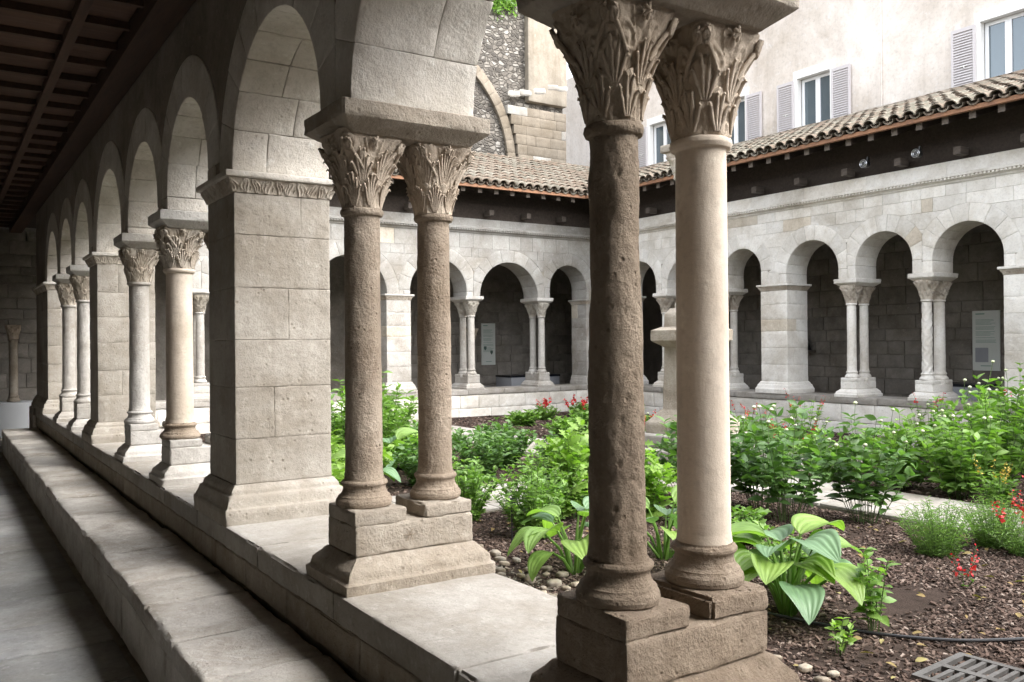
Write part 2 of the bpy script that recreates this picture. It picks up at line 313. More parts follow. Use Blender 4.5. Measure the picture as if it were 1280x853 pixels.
# ------------------------------------------------------------------ carved stone
def capital(rb, w, h, seed, nt=64, nz=44, style=0, amp=.006):
    th = np.linspace(0, 2 * np.pi, nt, endpoint=False); t = np.linspace(0, 1, nz); T, S = np.meshgrid(th, t)
    n = 2 + 5 * S ** 1.6; c, s = np.abs(np.cos(T)), np.abs(np.sin(T))
    sup = (c ** n + s ** n) ** (-1 / n)
    dia = np.cos(2 * T) ** 2; r = (rb * 1.02 + (w * .90 - rb) * ((.42 * S + .58 * S ** 2.0) if style == 1 else (.46 * S + .54 * S ** 2.0))) * (1 + (sup - 1) * S ** .7)
    r = r - .06 * w * dia * S ** 3
    rel = np.zeros_like(r); q = rb / .1
    def tier(k, ph, t0, t1, depth, wid, ribs):
        nonlocal rel
        for i in range(k):
            a = (T - (2 * np.pi * (i + ph) / k) + np.pi) % (2 * np.pi) - np.pi; u = a / (np.pi / k) / wid; v = (S - t0) / (t1 - t0)
            ok = (v > -.02) & (v < 1.02); v = np.clip(v, 0, 1)
            lob = 1 - .20 * np.abs(np.sin(v * np.pi * 3.5)); wd = np.sqrt(np.clip(1 - v ** 4, 0, 1)) * lob
            ins = bump(u / np.maximum(wd, .03)) ** .4
            rb_ = .35 + .65 * (.5 + .5 * np.cos((np.abs(u) * ribs - v * 5) * np.pi))
            mid = np.exp(-(u / .10) ** 2) * .35
            hgt = depth * ins * ((.55 + .9 * v ** 2.5) * (.72 + .28 * rb_) + mid * (1 - v))
            rel = np.maximum(rel, np.where(ok, hgt, 0))
    if style == 0:
        tier(8, 0, .0, .46, .042 * q, 1.02, 3.2); tier(8, .5, .22, .74, .050 * q, .98, 3.2)
    elif style == 1:
        wob = .25 * fbm(np.stack([np.cos(T) * 3, np.sin(T) * 3, S * 4], -1) + seed, 2, seed); T0, S0 = T, S; T = T + wob; S = S + .25 * wob
        tier(7, .2, .0, .40, .034 * q, 1.05, 2.0); tier(7, .7, .25, .66, .038 * q, .95, 2.4)
        for i, (a0, t0) in enumerate([(a, .66) for a in np.arange(8) * np.pi / 4 + .39]):
            a = (T - a0 + np.pi) % (2 * np.pi) - np.pi; rr = np.sqrt((a / .30) ** 2 + ((S - t0) / .15) ** 2)
            rel = np.maximum(rel, q * (.034 * np.exp(-((rr - .8) / .2) ** 2) + .034 * np.exp(-(rr / .38) ** 2)))
        T, S = T0, S0; Pn = np.stack([np.cos(T) * 9, np.sin(T) * 9, S * 11], -1); rel = rel * (.75 + .5 * fbm(Pn, 2, seed)) + .010 * q * fbm(Pn * 1.2, 2, seed + 1)
    else:
        tier(8, 0, .0, .42, .034 * q, 1.0, 2.6); tier(10, .5, .25, .66, .044 * q, .85, 4.2); tier(12, 0, .50, .94, .048 * q, .78, 2.0)
    # corner volutes and a rosette in the middle of each side
    for i in range(4):
        a = (T - (np.pi / 4 + i * np.pi / 2) + np.pi) % (2 * np.pi) - np.pi; rr = np.sqrt((a / .30) ** 2 + ((S - .80) / .15) ** 2)
        rel = np.maximum(rel, q * .050 * bump(rr) ** .5 * (.72 + .28 * np.cos(rr * 9 - np.arctan2(S - .80, a * .5))))
        a = (T - i * np.pi / 2 + np.pi) % (2 * np.pi) - np.pi; rr = np.sqrt((a / .24) ** 2 + ((S - .86) / .12) ** 2); an = np.arctan2(S - .86, a * .4)
        rel = np.maximum(rel, q * .046 * bump(rr) ** .5 * (.7 + .3 * np.cos(an * 5)))
        st = np.exp(-((np.abs(a) - .10 - .5 * np.clip(S - .45, 0, 1) ** 1.2) / .035) ** 2) * ((S > .45) & (S < .9)); rel = np.maximum(rel, q * .026 * st)
    P = np.stack([r * np.cos(T), r * np.sin(T), S * h], -1)
    e = fbm(P * 22 + seed * 5.1, 4, seed); er = .75 + .5 * fbm(P * 7 + seed * 3.3, 3, seed + 3)
    r = r + (.55 if nt > 60 else 1.) * rel * np.clip(er, .25, 1.1) * (1 - .35 * np.clip((S - .86) / .14, 0, 1)) + amp * e
    P = np.stack([r * np.cos(T), r * np.sin(T), S * h], -1); V = P.reshape(-1, 3)
    i, k = np.meshgrid(np.arange(nz - 1), np.arange(nt), indexing='ij'); k2 = (k + 1) % nt
    Q = np.stack([i * nt + k, i * nt + k2, (i + 1) * nt + k2, (i + 1) * nt + k], -1).reshape(-1, 4).tolist()
    Q += [list(range(nt))[::-1], list(range((nz - 1) * nt, nz * nt))]; return V, Q

def fronds(rb, w, h, seed, style=0, sides=5, npt=9):
    """undercut leaf fingers, stalks and corner volutes standing free of the bell of a capital"""
    g = np.random.default_rng(seed + 99); b = MB(); q = rb / .08
    def bell(t, a):
        n = 2 + 5 * t ** 1.6; c, s = abs(math.cos(a)), abs(math.sin(a)); sup = (c ** n + s ** n) ** (-1 / n)
        e = (.42 * t + .58 * t ** 2.0) if style == 1 else (.46 * t + .54 * t ** 2.0)
        return (rb * 1.02 + (w * .90 - rb) * e) * (1 + (sup - 1) * t ** .7) - .06 * w * math.cos(2 * a) ** 2 * t ** 3
    def pt(a, t, o): r = bell(min(1, max(0, t)), a) + o; return (r * math.cos(a), r * math.sin(a), t * h)
    def leaf(a0, t0, t1, wid, nf, out, thick):
        for j in range(nf):
            f = (j - (nf - 1) / 2) / max(1, (nf - 1) / 2); P = []; top = t1 - (t1 - t0) * .38 * abs(f) ** 1.4 + g.uniform(-.015, .015)
            for k in range(npt):
                s = k / (npt - 1); a = a0 + wid * f * (.25 + .75 * s ** .8); t = t0 + (top - t0) * min(1, s * 1.18); o = .006 * q + out * s ** 2.6
                if s > .85: t -= (s - .85) * .45 * (t1 - t0); 
                P.append(pt(a + g.normal(0, .006), t, o))
            b.tube(P, [thick * (1 - .35 * abs(2 * k / (npt - 1) - .9)) * (.45 if k == npt - 1 else 1) for k in range(npt)], sides)
    th = .0068 * q
    if style == 1:
        for i in range(7): leaf(2 * math.pi * i / 7 + .2, .03, .40, .34, 4, .016 * q, th * 1.1)
        for i in range(7): leaf(2 * math.pi * (i + .5) / 7 + .2, .30, .70, .34, 4, .018 * q, th * 1.1)
    elif style == 0:
        for i in range(8): leaf(2 * math.pi * i / 8, .03, .46, .34, 6, .026 * q, th)
        for i in range(8): leaf(2 * math.pi * (i + .5) / 8, .28, .78, .32, 6, .032 * q, th)
    else:
        for i in range(8): leaf(2 * math.pi * (i + .5) / 8, .02, .40, .36, 7, .020 * q, th * .9)
        for i in range(8): leaf(2 * math.pi * i / 8, .34, .92, .36, 7, .034 * q, th * .9)
    for i in range(4):                                            # paired corner volutes
        ac = math.pi / 4 + i * math.pi / 2
        for sg in (-1, 1):
            P = [pt(ac + sg * .42 * (1 - k / 6) , .50 + .34 * k / 6, .012 * q + .012 * q * k / 6) for k in range(6)]
            for k in range(13):
                ph = k / 12 * 2 * math.pi * 1.35; rr = .085 * (1 - .72 * k / 12); P.append(pt(ac + sg * (.02 + rr * .9 * math.sin(ph) * .8 + .05), .80 + rr * math.cos(ph) * .9, .026 * q))
            b.tube(P, [th * 1.15] * len(P), sides)
        am = i * math.pi / 2                                      # flower in the middle of the side
        for k in range(5): b.tube([pt(am, .86, .03 * q), pt(am + .10 * math.cos(k * 1.257), .86 + .07 * math.sin(k * 1.257), .024 * q)], [th * 1.1, th * .8], sides)
    V = np.concatenate(b.V); d = fbm(V * 30 + seed, 2, seed) * .0022; rad = np.linalg.norm(V[:, :2], axis=1); V[:, :2] *= (1 + d / np.maximum(rad, .01))[:, None]; V[:, 2] = np.minimum(V[:, 2], h * .985)
    return V, b.F

def ringblock(prof, hu, hv, seg=10, amp=.003, seed=0, relief=None, chip=0.):
    """a block of rectangular plan whose sides follow a profile [(outset, z), ...]"""
    prof = np.array(prof, float); P = []; Nn = []; sarc = []
    per = [((-1, -1), (1, -1), (0, -1), hu), ((1, -1), (1, 1), (1, 0), hv), ((1, 1), (-1, 1), (0, 1), hu), ((-1, 1), (-1, -1), (-1, 0), hv)]
    base = []
    for a, b, n, ln in per:
        k = max(3, int(seg * ln / max(hu, hv)))
        for i in range(k):
            f = i / k; base.append((a[0] + (b[0] - a[0]) * f, a[1] + (b[1] - a[1]) * f, (f - .5) * 2 * ln))
    base = np.array(base); n = len(base); V = []
    for o, z in prof: V.append(np.stack([base[:, 0] * (hu + o), base[:, 1] * (hv + o), np.full(n, z)], -1))
    V = np.array(V); nr = np.stack([base[:, 0] * (np.abs(base[:, 0]) > .999), base[:, 1] * (np.abs(base[:, 1]) > .999), np.zeros(n)], -1); nr /= np.maximum(1, np.linalg.norm(nr, axis=1))[:, None]
    d = amp * fbm(V * 9 + seed * 3.1, 3, seed)
    if relief is not None: d = d + relief(base[:, 2][None, :] * np.ones((len(prof), 1)), V[..., 2])
    if chip:
        edge = (np.abs(nr).sum(1) > 1.2)[None, :] | (np.arange(len(prof)) >= len(prof) - 2)[:, None]
        d = d - np.maximum(0, fbm(V * 12 + seed, 3, seed + 2)) * chip * edge
    V = V + nr[None] * d[..., None]; m = len(prof)
    i, k = np.meshgrid(np.arange(m - 1), np.arange(n), indexing='ij'); k2 = (k + 1) % n
    Q = np.stack([i * n + k, i * n + k2, (i + 1) * n + k2, (i + 1) * n + k], -1).reshape(-1, 4).tolist()
    Q += [list(range(n))[::-1], list(range((m - 1) * n, m * n))]; return V.reshape(-1, 3), Q
def dense(prof, k=4):
    o = []
    for a, b in zip(prof[:-1], prof[1:]):
        for i in range(k): o.append((a[0] + (b[0] - a[0]) * i / k, a[1] + (b[1] - a[1]) * i / k))
    return o + [prof[-1]]

CACHE = {}
def cached(key, fn):
    if key not in CACHE: CACHE[key] = fn()
    return CACHE[key]
BASEP = lambda r: [(r * 1.36, 0), (r * 1.45, .006), (r * 1.49, .018), (r * 1.46, .030), (r * 1.37, .040), (r * 1.35, .043), (r * 1.35, .046), (r * 1.22, .054), (r * 1.13, .066), (r * 1.10, .078), (r * 1.13, .088), (r * 1.18, .090), (r * 1.23, .096), (r * 1.23, .103), (r * 1.17, .109), (r * 1.08, .112), (r * 1.06, .118)]
def twin(arc, u, label, group, lod, ra=.082, rb_=.082, ma='tan', mb='tan', mblk='near', mcap='carve', styles=(0, 2), seed=0, lean=0., h=1.99, relief=(None, None), taper=(.94, .94), capw=.160):
    """a pair of columns on one moulded block, carrying one impost slab; column a stands on the gallery side, b on the garden side"""
    t = thing('twin_column', label, 'column', aw(arc, u, SILL + DZ[arc] * .99), ARC[arc][1], group)
    k = {0: 1., 1: .6, 2: .34}[lod]; S = lambda n: max(3, int(n * k))
    cw = .172; key = (lod, seed if lod < 2 else seed % 3, mblk)
    pr = dense([(.075, 0), (.075, .045), (.060, .055), (.052, .085), (.022, .115), (.004, .135)], 3 if lod < 2 else 1)
    o = obj('moulded_base', cached(('mb',) + key, lambda: mesh('moulded_base', *ringblock(pr, .155, .275, S(60), .006, seed, chip=.02), (M[mblk],), sharp=50)), t, (0, 0, -.004))
    V, Q = rbox((.30, .555, .125), (S(34), S(54), S(16)), .009, .006, 7, seed + 3, .025, .0025)
    o = obj('plinth_block', cached(('pb',) + key, lambda: mesh('plinth_block', V, Q, (M[mblk],))), t, (0, 0, .1945))
    shaft_top = 1.575 if h > 1.9 else 1.5
    for j, (v, r, m_, st, rl) in enumerate(((cw, ra, ma, styles[0], relief[0]), (-cw, rb_, mb, styles[1], relief[1]))):
        sd = seed * 5 + j + 1; tp = taper[j]; kk = (lod, sd if lod < 2 else sd % 4, r, m_, st, rl, tp, capw)
        V, Q = rbox((.296, .236, .062), (S(24), S(20), S(5)), .010, .006, 9, sd, .03, .002)
        obj('plinth_slab', cached(('ps', m_) + kk, lambda: mesh('plinth_slab', V, Q, (M[mblk],))), t, (0, v * .93, .285))
        obj('column_base', cached(('cb',) + kk, lambda: mesh('column_base', *lathe(BASEP(r), S(96), .006 if lod < 2 else .002, 12, sd, S(90)), (M[m_ if m_ != 'smooth' else 'tan'] if arc == 'A' else M[m_],), sharp=60)), t, (0, v, .315))
        hh = shaft_top - .43
        rf = None
        if rl == 'zig': rf = lambda T, Z: .0035 * np.sign(np.sin(T * 5 + np.abs((Z * 9) % 2 - 1) * 6)) * np.abs(np.sin(T * 5 + np.abs((Z * 9) % 2 - 1) * 6)) ** .5
        tp = taper[j]; prof = [(r * 1.05, 0), (r * 1.0, .03), (r * (1 + tp) / 2, hh * .5), (r * tp, hh - .035), (r * (tp + .02), hh - .03)]
        prof += [(r * (tp + .16), hh - .026), (r * (tp + .23), hh - .014), (r * (tp + .2), hh - .002), (r * (tp + .06), hh + .004)]
        rough = {'smooth': .0006, 'brown': .006}.get(m_, .0035)
        sh = obj('shaft', cached(('sh',) + kk, lambda: mesh('shaft', *lathe(prof, S(96) if rl is None else 72, rough, 30 if m_ != 'smooth' else 8, sd, S(190) if rl is None else 120, rf), (M[m_],), sharp=60)), t, (0, v, .43))
        ch = 1.885 - shaft_top if h > 1.9 else .3
        obj('capital', cached(('ca', mcap) + kk, lambda: mesh('capital', *capital(r * (tp + .04), capw, ch, sd, *{0: (200, 120), 1: (112, 72), 2: (52, 34)}[lod], st, .005), (M[mcap],), sharp=70)), t, (0, v, shaft_top + .002))
        if lod < 2: o = obj('leaf_carving', cached(('fr', mcap) + kk, lambda: mesh('leaf_carving', *fronds(r * (tp + .04), capw, ch, sd, st, *((6, 10) if lod == 0 else (4, 7))), (M[mcap],), sharp=80)), t, (0, v, shaft_top + .002)); o['kind'] = 'stuff'
    ip = dense([(-.06, 1.868), (-.045, 1.88), (.005, 1.915), (.012, 1.922), (.012, 1.985), (.006, 1.99)], 3 if lod < 2 else 1)
    obj('impost', cached(('im',) + key, lambda: mesh('impost', *ringblock(ip, .208, .335, S(70), .005, seed, chip=.03), (M['near' if mblk == 'brown' else mblk],), sharp=45)), t)
    t.rotation_euler = (0, lean, ARC[arc][1]) if False else (0, 0, ARC[arc][1])
    return t

def pier(arc, u, hw, label, group, lod, mblk='pier', kind='pier', seed=0, frieze=True):
    t = thing('stone_pier', label, 'pier', aw(arc, u, SILL + DZ[arc] * .99), ARC[arc][1], group)
    k = {0: 1., 1: .6, 2: .3}[lod]; S = lambda n: max(2, int(n * k)); hv = .285
    ob = .075 if kind != 'respond' else .03
    pr = dense([(ob, 0), (ob, .085), (ob * .86, .095), (ob * .78, .11), (ob * .6, .155), (ob * .4, .165), (ob * .34, .185), (.004, .215)], 3 if lod < 2 else 1)
    obj('moulded_base', mesh('moulded_base', *ringblock(pr, hw + .005, hv + .005, S(60), .006, seed, chip=.02), (M[mblk],), sharp=50), t, (0, 0, -.004))
    MBc = MB().box((-hw + .006, -hv + .006, .2), (hw - .006, hv - .006, 1.87)); obj('mortar_core', MBc.mesh('mortar_core', (M['mortar'],)), t)
    z = .212; zt = 1.872; hs = []; r_ = random.Random(seed)
    n = 6; hs = [r_.uniform(.8, 1.2) for _ in range(n)]; sm = sum(hs); hs = [a * (zt - z) / sm for a in hs]
    for i, h in enumerate(hs):
        nu = max(1, round(2 * hw / .62)); cuts = [(-hw, hw)]
        if nu > 1: cuts = [(-hw + 2 * hw * a / nu, -hw + 2 * hw * (a + 1) / nu) for a in range(nu)]
        for (a, b) in cuts:
            vs = [(-hv, hv)]
            if i % 2 == 1: f = r_.uniform(-.5, .35) * hv; vs = [(-hv, f), (f, hv)]
            for (c, d) in vs:
                mm = M[mblk] if r_.random() > .04 or arc == 'A' else M['honey']
                V, Q = rbox((b - a - .0012, d - c - .0012, h - .0016), (S(44), S(44), S(26)) if lod == 0 else (S(14), S(14), S(9)), .0028, .004 if lod < 2 else .003, 5, seed * 9 + i, .012, .0022)
                obj('block', mesh('block', V, Q, (mm,)), t, ((a + b) / 2, (c + d) / 2, z + h / 2))
        z += h
    fp = np.linspace(0, 1, 12 if lod < 2 else 5); prof = [(.004 + .034 * a ** 1.3, 1.874 + .077 * a) for a in fp]
    def fr(s, zz):
        vv = np.clip((zz - 1.874) / .077, 0, 1); p = ((s + .006 * np.sin(s * 37)) / .062) % 1 - .5; p = p + .16 * np.sin(vv * 5 + np.floor(s / .062) * np.pi)
        lf = np.exp(-((np.abs(p) - .30 * np.sin(vv * np.pi) ** .7) / .07) ** 2) + .8 * np.exp(-(p / .06) ** 2) + .7 * np.exp(-(((p) ** 2 * 16 + (vv - .78) ** 2 * 14) ** .5 - .55) ** 2 / .02)
        return .012 * np.clip(lf, 0, 1) * np.sin(np.clip(vv, .02, .98) * np.pi) ** .3
    obj('carved_frieze', mesh('carved_frieze', *ringblock(prof, hw, hv, 200 if lod == 0 else 90 if lod == 1 else 24, .002, seed, fr if (frieze and lod < 2) else None), (M['carvew' if mblk != 'near' else 'carve'],), sharp=60), t)
    V, Q = rbox((2 * hw + .12, 2 * hv + .12, .038), (S(20), S(20), 2), .008, .003, 8, seed + 4, .015)
    obj('impost_slab', mesh('impost_slab', V, Q, (M['ashlar' if mblk == 'pier' else mblk],)), t, (0, 0, 1.9705))
    return t

# ------------------------------------------------------------------ arcade walls above the supports
def arcade(arc, label, mblk, lod, T=TH, facing=True, cornice=True):
    (x0, y0), a = ARC[arc]; t = thing('arcade_wall', label, 'wall', (x0, y0, SILL + DZ[arc]), a)
    z0 = SILL; sp = SPR - z0; top = WTOP - z0; sup = SUP[arc]; crown = CROWN[arc] - z0 - DZ[arc]; d0 = .27; r_ = random.Random(ord(arc) + 3)
    def hs(s): return .165 if s[1] == 'pair' else s[2] - .012
    core = MB(); ci = T - .009; bays = []
    u_lo = sup[0][0] - (sup[0][2] if sup[0][1] == 'corner' else sup[0][2]) + .001; u_hi = sup[-1][0] + sup[-1][2] - .001
    for s0, s1 in zip(sup[:-1], sup[1:]):
        A, B = s0[0] + hs(s0), s1[0] - hs(s1); r = (B - A) / 2; c = (A + B) / 2; zs = max(sp, crown - r); bays.append((A, B, r, c, zs, s0, s1))
    # mortar core
    def cell(a0, a1, zb0, zb1):
        V = [(a0, -ci, zb0), (a1, -ci, zb1), (a1, -ci, top), (a0, -ci, top), (a0, ci, zb0), (a1, ci, zb1), (a1, ci, top), (a0, ci, top)]
        core.add(V, [(0, 1, 2, 3), (5, 4, 7, 6), (0, 4, 5, 1), (3, 2, 6, 7)])
    edge = u_lo
    for (A, B, r, c, zs, s0, s1) in bays:
        g = .012; cell(edge, A - g, sp + .001, sp + .001); n = 20
        core.add([(A - g, -ci, sp), (A - g, ci, sp), (A - g, ci, zs), (A - g, -ci, zs)], [(0, 3, 2, 1)]); core.add([(B + g, -ci, sp), (B + g, ci, sp), (B + g, ci, zs), (B + g, -ci, zs)], [(0, 1, 2, 3)])
        pts = [(c - (r + g) * math.cos(math.pi * i / n), zs + (r + g) * math.sin(math.pi * i / n)) for i in range(n + 1)]
        for p, q in zip(pts[:-1], pts[1:]): cell(p[0], q[0], p[1], q[1])
        edge = B + g
    cell(edge, u_hi, sp + .001, sp + .001)
    core.add([(u_lo, -ci, sp), (u_lo, ci, sp), (u_lo, ci, top), (u_lo, -ci, top)], [(0, 3, 2, 1)]); core.add([(u_hi, -ci, sp), (u_hi, ci, sp), (u_hi, ci, top), (u_hi, -ci, top)], [(0, 1, 2, 3)])
    obj('wall_core', core.mesh('wall_core', (M['plaster' if arc == 'A' else 'mortar'],)), t)
    k = {0: 1., 1: .7, 2: .4}[lod]; S = lambda n: max(2, int(n * k))
    for bi, (A, B, r, c, zs, s0, s1) in enumerate(bays):
        # stilt blocks
        if zs - sp > .03:
            for e, sgn in ((A, -1), (B, 1)):
                w_ = min(.155, (hs(s0) if sgn < 0 else hs(s1)) - .004); V, Q = rbox((w_, 2 * T, zs - sp - .006), (3, S(10), 3), .006, .003, 6, bi + 50, .012)
                obj('springer', mesh('springer', V, Q, (M[mblk],)), t, (e + sgn * w_ / 2, 0, (sp + zs) / 2))
        nv = 9 if lod < 2 else 7; cuts = [0.]
        for i in range(nv): cuts.append(cuts[-1] + r_.uniform(.8, 1.25))
        cuts = [q * math.pi / cuts[-1] for q in cuts]
        lim0, lim1 = (s0[0] if s0[1] == 'pair' else s0[0] - 9), (s1[0] if s1[1] == 'pair' else s1[0] + 9)
        def depth(th):
            ca = np.cos(th); L = np.full_like(th, d0)
            L = np.where(ca > .01, np.minimum(L, (lim1 - c - .003) / np.maximum(ca, .01) - r), L); L = np.where(ca < -.01, np.minimum(L, (lim0 - c + .003) / np.minimum(ca, -.01) - r), L); return L
        for i in range(nv):
            t0, t1 = cuts[i], cuts[i + 1]; parts = [(-T, T)]
            if lod == 0:
                f = r_.uniform(-.35, .35) * T * (1 if i % 2 else -1); parts = [(-T, f), (f, T)] if r_.random() < .8 else [(-T, T)]
            for (va, vb) in parts:
                V, Q = rbox((r * (t1 - t0) - .002, vb - va - .002, d0), (S(9), S(9), 4), .004, .0035, 5, bi * 13 + i, .012, .0012)
                th = np.pi - ((t0 + t1) / 2 + V[:, 0] / r); th = np.clip(th, .0005, np.pi - .0005); dd = depth(th); rho = r + (V[:, 2] / d0 + .5) * dd
                W = np.stack([c + rho * np.cos(th), (va + vb) / 2 + V[:, 1], zs + rho * np.sin(th)], -1)
                obj('voussoir', mesh('voussoir', W, Q, (M['honey' if r_.random() < .025 and arc != 'A' else mblk],)), t)
    if facing:
        zc = (3.98 if arc != 'A' else 3.98) - z0 - DZ[arc]
        cs = [sp]; 
        while cs[-1] < zc - .16: cs.append(cs[-1] + r_.uniform(.17, .27))
        cs[-1] = zc
        ends = [(u_lo, None)] + [(b[3], b) for b in bays] + [(u_hi, None)]
        for za, zb in zip(cs[:-1], cs[1:]):
            zc_ = [b_[4] + b_[2] + d0 for b_ in bays]; zz = np.array(sorted(set(np.linspace(za + .0015, zb - .0015, 5)) | {q - e_ for q in zc_ for e_ in (0, .003, .012, .03) if za + .0015 < q - e_ < zb - .0015}))
            for (ul, bl), (ur, br) in zip(ends[:-1], ends[1:]):
                def bound(cu, b, sg):
                    if b is None: return np.full(len(zz), cu)
                    _, _, r, c, zs, s0, s1 = b; q = (r + d0) ** 2 - (np.maximum(zz, zs) - zs) ** 2; x = c + sg * np.sqrt(np.maximum(q, 0))
                    if zz[0] < zs: x = np.where(zz < zs, c + sg * (r + .155), x)
                    return x
                xl, xr = bound(ul, bl, 1) + .0015, bound(ur, br, -1) - .0015
                ok = xr - xl > .012
                if ok.sum() < 2: continue
                zk, xl, xr = zz[ok], xl[ok], xr[ok]; mid = (xl.mean() + xr.mean()) / 2
                n = max(1, int(round((xr - xl).mean() / r_.uniform(.3, .5)))); fr = [i / n + (r_.uniform(-.12, .12) / n if 0 < i < n else 0) for i in range(n + 1)]
                lo, hi = xl.max(), xr.min(); inner = [lo + (hi - lo) * f for f in fr]
                if hi - lo < .05: inner = [0, 0]; n = 1
                for i in range(n):
                    L = xl if i == 0 else np.full(len(zk), inner[i] + .0015); Rr = xr if i == n - 1 else np.full(len(zk), inner[i + 1] - .0015)
                    pl = [(x, z) for x, z in zip(L, zk)] + [(x, z) for x, z in zip(Rr[::-1], zk[::-1])]; cx_, cz_ = np.mean(pl, 0)
                    pr = r_.uniform(-.002, .002); m = len(pl); e = .004
                    wd = np.array(pl); dv = wd - [cx_, cz_]; ins = wd - dv / np.maximum(np.linalg.norm(dv, axis=1), .01)[:, None] * e
                    V = [(x, -ci + .001, z) for x, z in pl] + [(x, -T - pr + .004, z) for x, z in pl] + [(x, -T - pr, z) for x, z in ins]
                    Fc = [(j, (j + 1) % m, m + (j + 1) % m, m + j) for j in range(m)] + [(m + j, m + (j + 1) % m, 2 * m + (j + 1) % m, 2 * m + j) for j in range(m)] + [tuple(range(2 * m, 3 * m))]
                    obj('facing_stone', mesh('facing_stone', V, [f[::-1] for f in Fc], (M['honey' if r_.random() < .03 else mblk],), False), t)
    if cornice:
        zc = 3.98 - z0 - DZ[arc]; prof = [(-ci, zc - .01), (-T - .004, zc), (-T - .02, zc + .012), (-T - .03, zc + .035), (-T - .075, zc + .05), (-T - .08, zc + .058), (-T - .08, zc + .082), (-T - .115, zc + .085), (-T - .12, zc + .125), (-T - .04, zc + .14), (-T - .005, zc + .15), (-T - .003, top - .002), (-ci, top - .002)]
        u = u_lo; j = 0
        while u < u_hi - .05:
            u2 = min(u_hi, u + r_.uniform(1.0, 1.5)); 
            if u_hi - u2 < .3: u2 = u_hi
            V = [(u + .002, v, z) for v, z in prof] + [(u2 - .002, v, z) for v, z in prof]; m = len(prof)
            obj('cornice', mesh('cornice', V, [(i, (i + 1) % m, m + (i + 1) % m, m + i) for i in range(m)] + [tuple(range(m))[::-1], tuple(range(m, 2 * m))], (M[mblk],), False), t)
            if lod < 2:
                b = MB(); q = u + .02
                while q < u2 - .03: b.box((q, -T - .104, zc + .0585), (q + .03, -T - .076, zc + .0835)); q += .06
                o = obj('dentil_band', b.mesh('dentil_band', (M[mblk],)), t); o['kind'] = 'stuff'
            u = u2
    return t

def sillwall(arc, label, lod, lo, hi):
    (x0, y0), a = ARC[arc]; t = thing('sill_wall', label, 'wall', (x0, y0, 0), a); z1 = SILL + DZ[arc]
    r_ = random.Random(ord(arc)); v0, v1 = -.345, .366; k = {0: 1, 2: .3, 1: .5}[lod]; S = lambda n: max(2, int(n * k))
    obj('wall_core', MB().box((lo + .003, v0 + .03, -.02), (hi - .003, v1 - .02, z1 - .1)).mesh('wall_core', (M['mortar' if lod else 'plaster'],)), t)
    u = lo; j = 0
    while u < hi - .01:
        u2 = min(hi, u + r_.uniform(.55, 1.25)); 
        if hi - u2 < .4: u2 = hi
        V, Q = rbox((u2 - u - .006, v1 - v0, .115), (S(64), S(44), S(6)) if -1 < u < 8 else (S(20), S(12), 2), .011, .004, 4, j, .035, .0018)
        obj('sill_slab', mesh('sill_slab', V, Q, (M['sill'],)), t, ((u + u2) / 2, (v0 + v1) / 2, z1 - .0575)); u = u2; j += 1
    for side, vf in ((-1, v0 + .02), (1, v1 - .012)):
        if side == 1 and lod: continue
        zt = z1 - .118; zs = ([.36, .36 + (zt - .36) * .0, zt] if side == 1 else [.0, .25, zt]); zs = sorted(set(zs))
        for za, zb in zip(zs[:-1], zs[1:]):
            u = lo
            while u < hi - .01:
                u2 = min(hi, u + r_.uniform(.45, .95))
                if hi - u2 < .3: u2 = hi
                V, Q = rbox((u2 - u - .006, .05, zb - za - .006), (S(16), 2, S(8)), .007, .005, 5, j, .015, .001)
                obj('block', mesh('block', V, Q, (M['near' if arc == 'A' else 'white'],)), t, ((u + u2) / 2, vf - side * .02, (za + zb) / 2)); u = u2; j += 1
    return t

# ================================================================== THE PLACE
# ------------------------------------------------------------------ floors and outer walls of the galleries
XW, XE, YS, YN = -1.90, 16.10, -10.8, 19.40          # inner faces of the outer gallery walls
fl = obj('gallery_floor', MB().box((XW, YS, -.2), (XE, YN, -.012)).mesh('gallery_floor', (M['mortar'],))); tag(fl, kind='structure')
r_ = random.Random(5); x = -1.9; xs = [-1.88, -1.22, -.55, .10, .828]
for xa, xb in zip(xs[:-1], xs[1:]):
    y = -3.8
    while y < 19.2:
        y2 = min(19.38, y + r_.uniform(.5, .95))
        V, Q = rbox((xb - xa - .016, y2 - y - .016, .05), (10, 10, 2) if xa > -.6 else (2, 2, 2), .006, .003, 4, int(y * 10), .01, .0008)
        obj('flagstone', mesh('flagstone', V, Q, (M['flag'],)), fl, ((xa + xb) / 2, (y + y2) / 2, -.025 + r_.uniform(-.004, .003))); y = y2

def gwall(name, label, lo, hi, axis, face, outward, zt=4.3, m='backwall'):
    """outer gallery wall with its courses of coursed rubble; only what the arches show is split into stones"""
    t = thing(name, label, 'wall')
    th = .5; a = [0, 0, -.1]; b = [0, 0, zt]; o = 1 - axis
    a[o], b[o] = lo, hi; a[axis], b[axis] = (face + .02, face + th) if outward > 0 else (face - th, face - .02)
    obj('wall_core', MB().box(a, b).mesh('wall_core', (M[m],)), t); return t
def stones(t, lo, hi, axis, face, outward, z0, z1, seed, big=(.3, .65), hh=(.16, .3)):
    r_ = random.Random(seed); z = z0; o = 1 - axis
    while z < z1 - .02:
        h = min(r_.uniform(*hh), z1 - z)
        if z1 - z - h < .08: h = z1 - z
        u = lo
        while u < hi - .01:
            u2 = min(hi, u + r_.uniform(*big))
            if hi - u2 < .15: u2 = hi
            sz = [0, 0, h - .014]; sz[o] = u2 - u - .014; sz[axis] = .05 + r_.uniform(0, .012); c = [0, 0, z + h / 2]; c[o] = (u + u2) / 2; c[axis] = face + outward * .025
            V, Q = rbox(sz, (2, 2, 2), .012, .005, 6, r_.randrange(999)); obj('stone', mesh('stone', V, Q, (M['backwall'],)), t, c); u = u2
        z += h
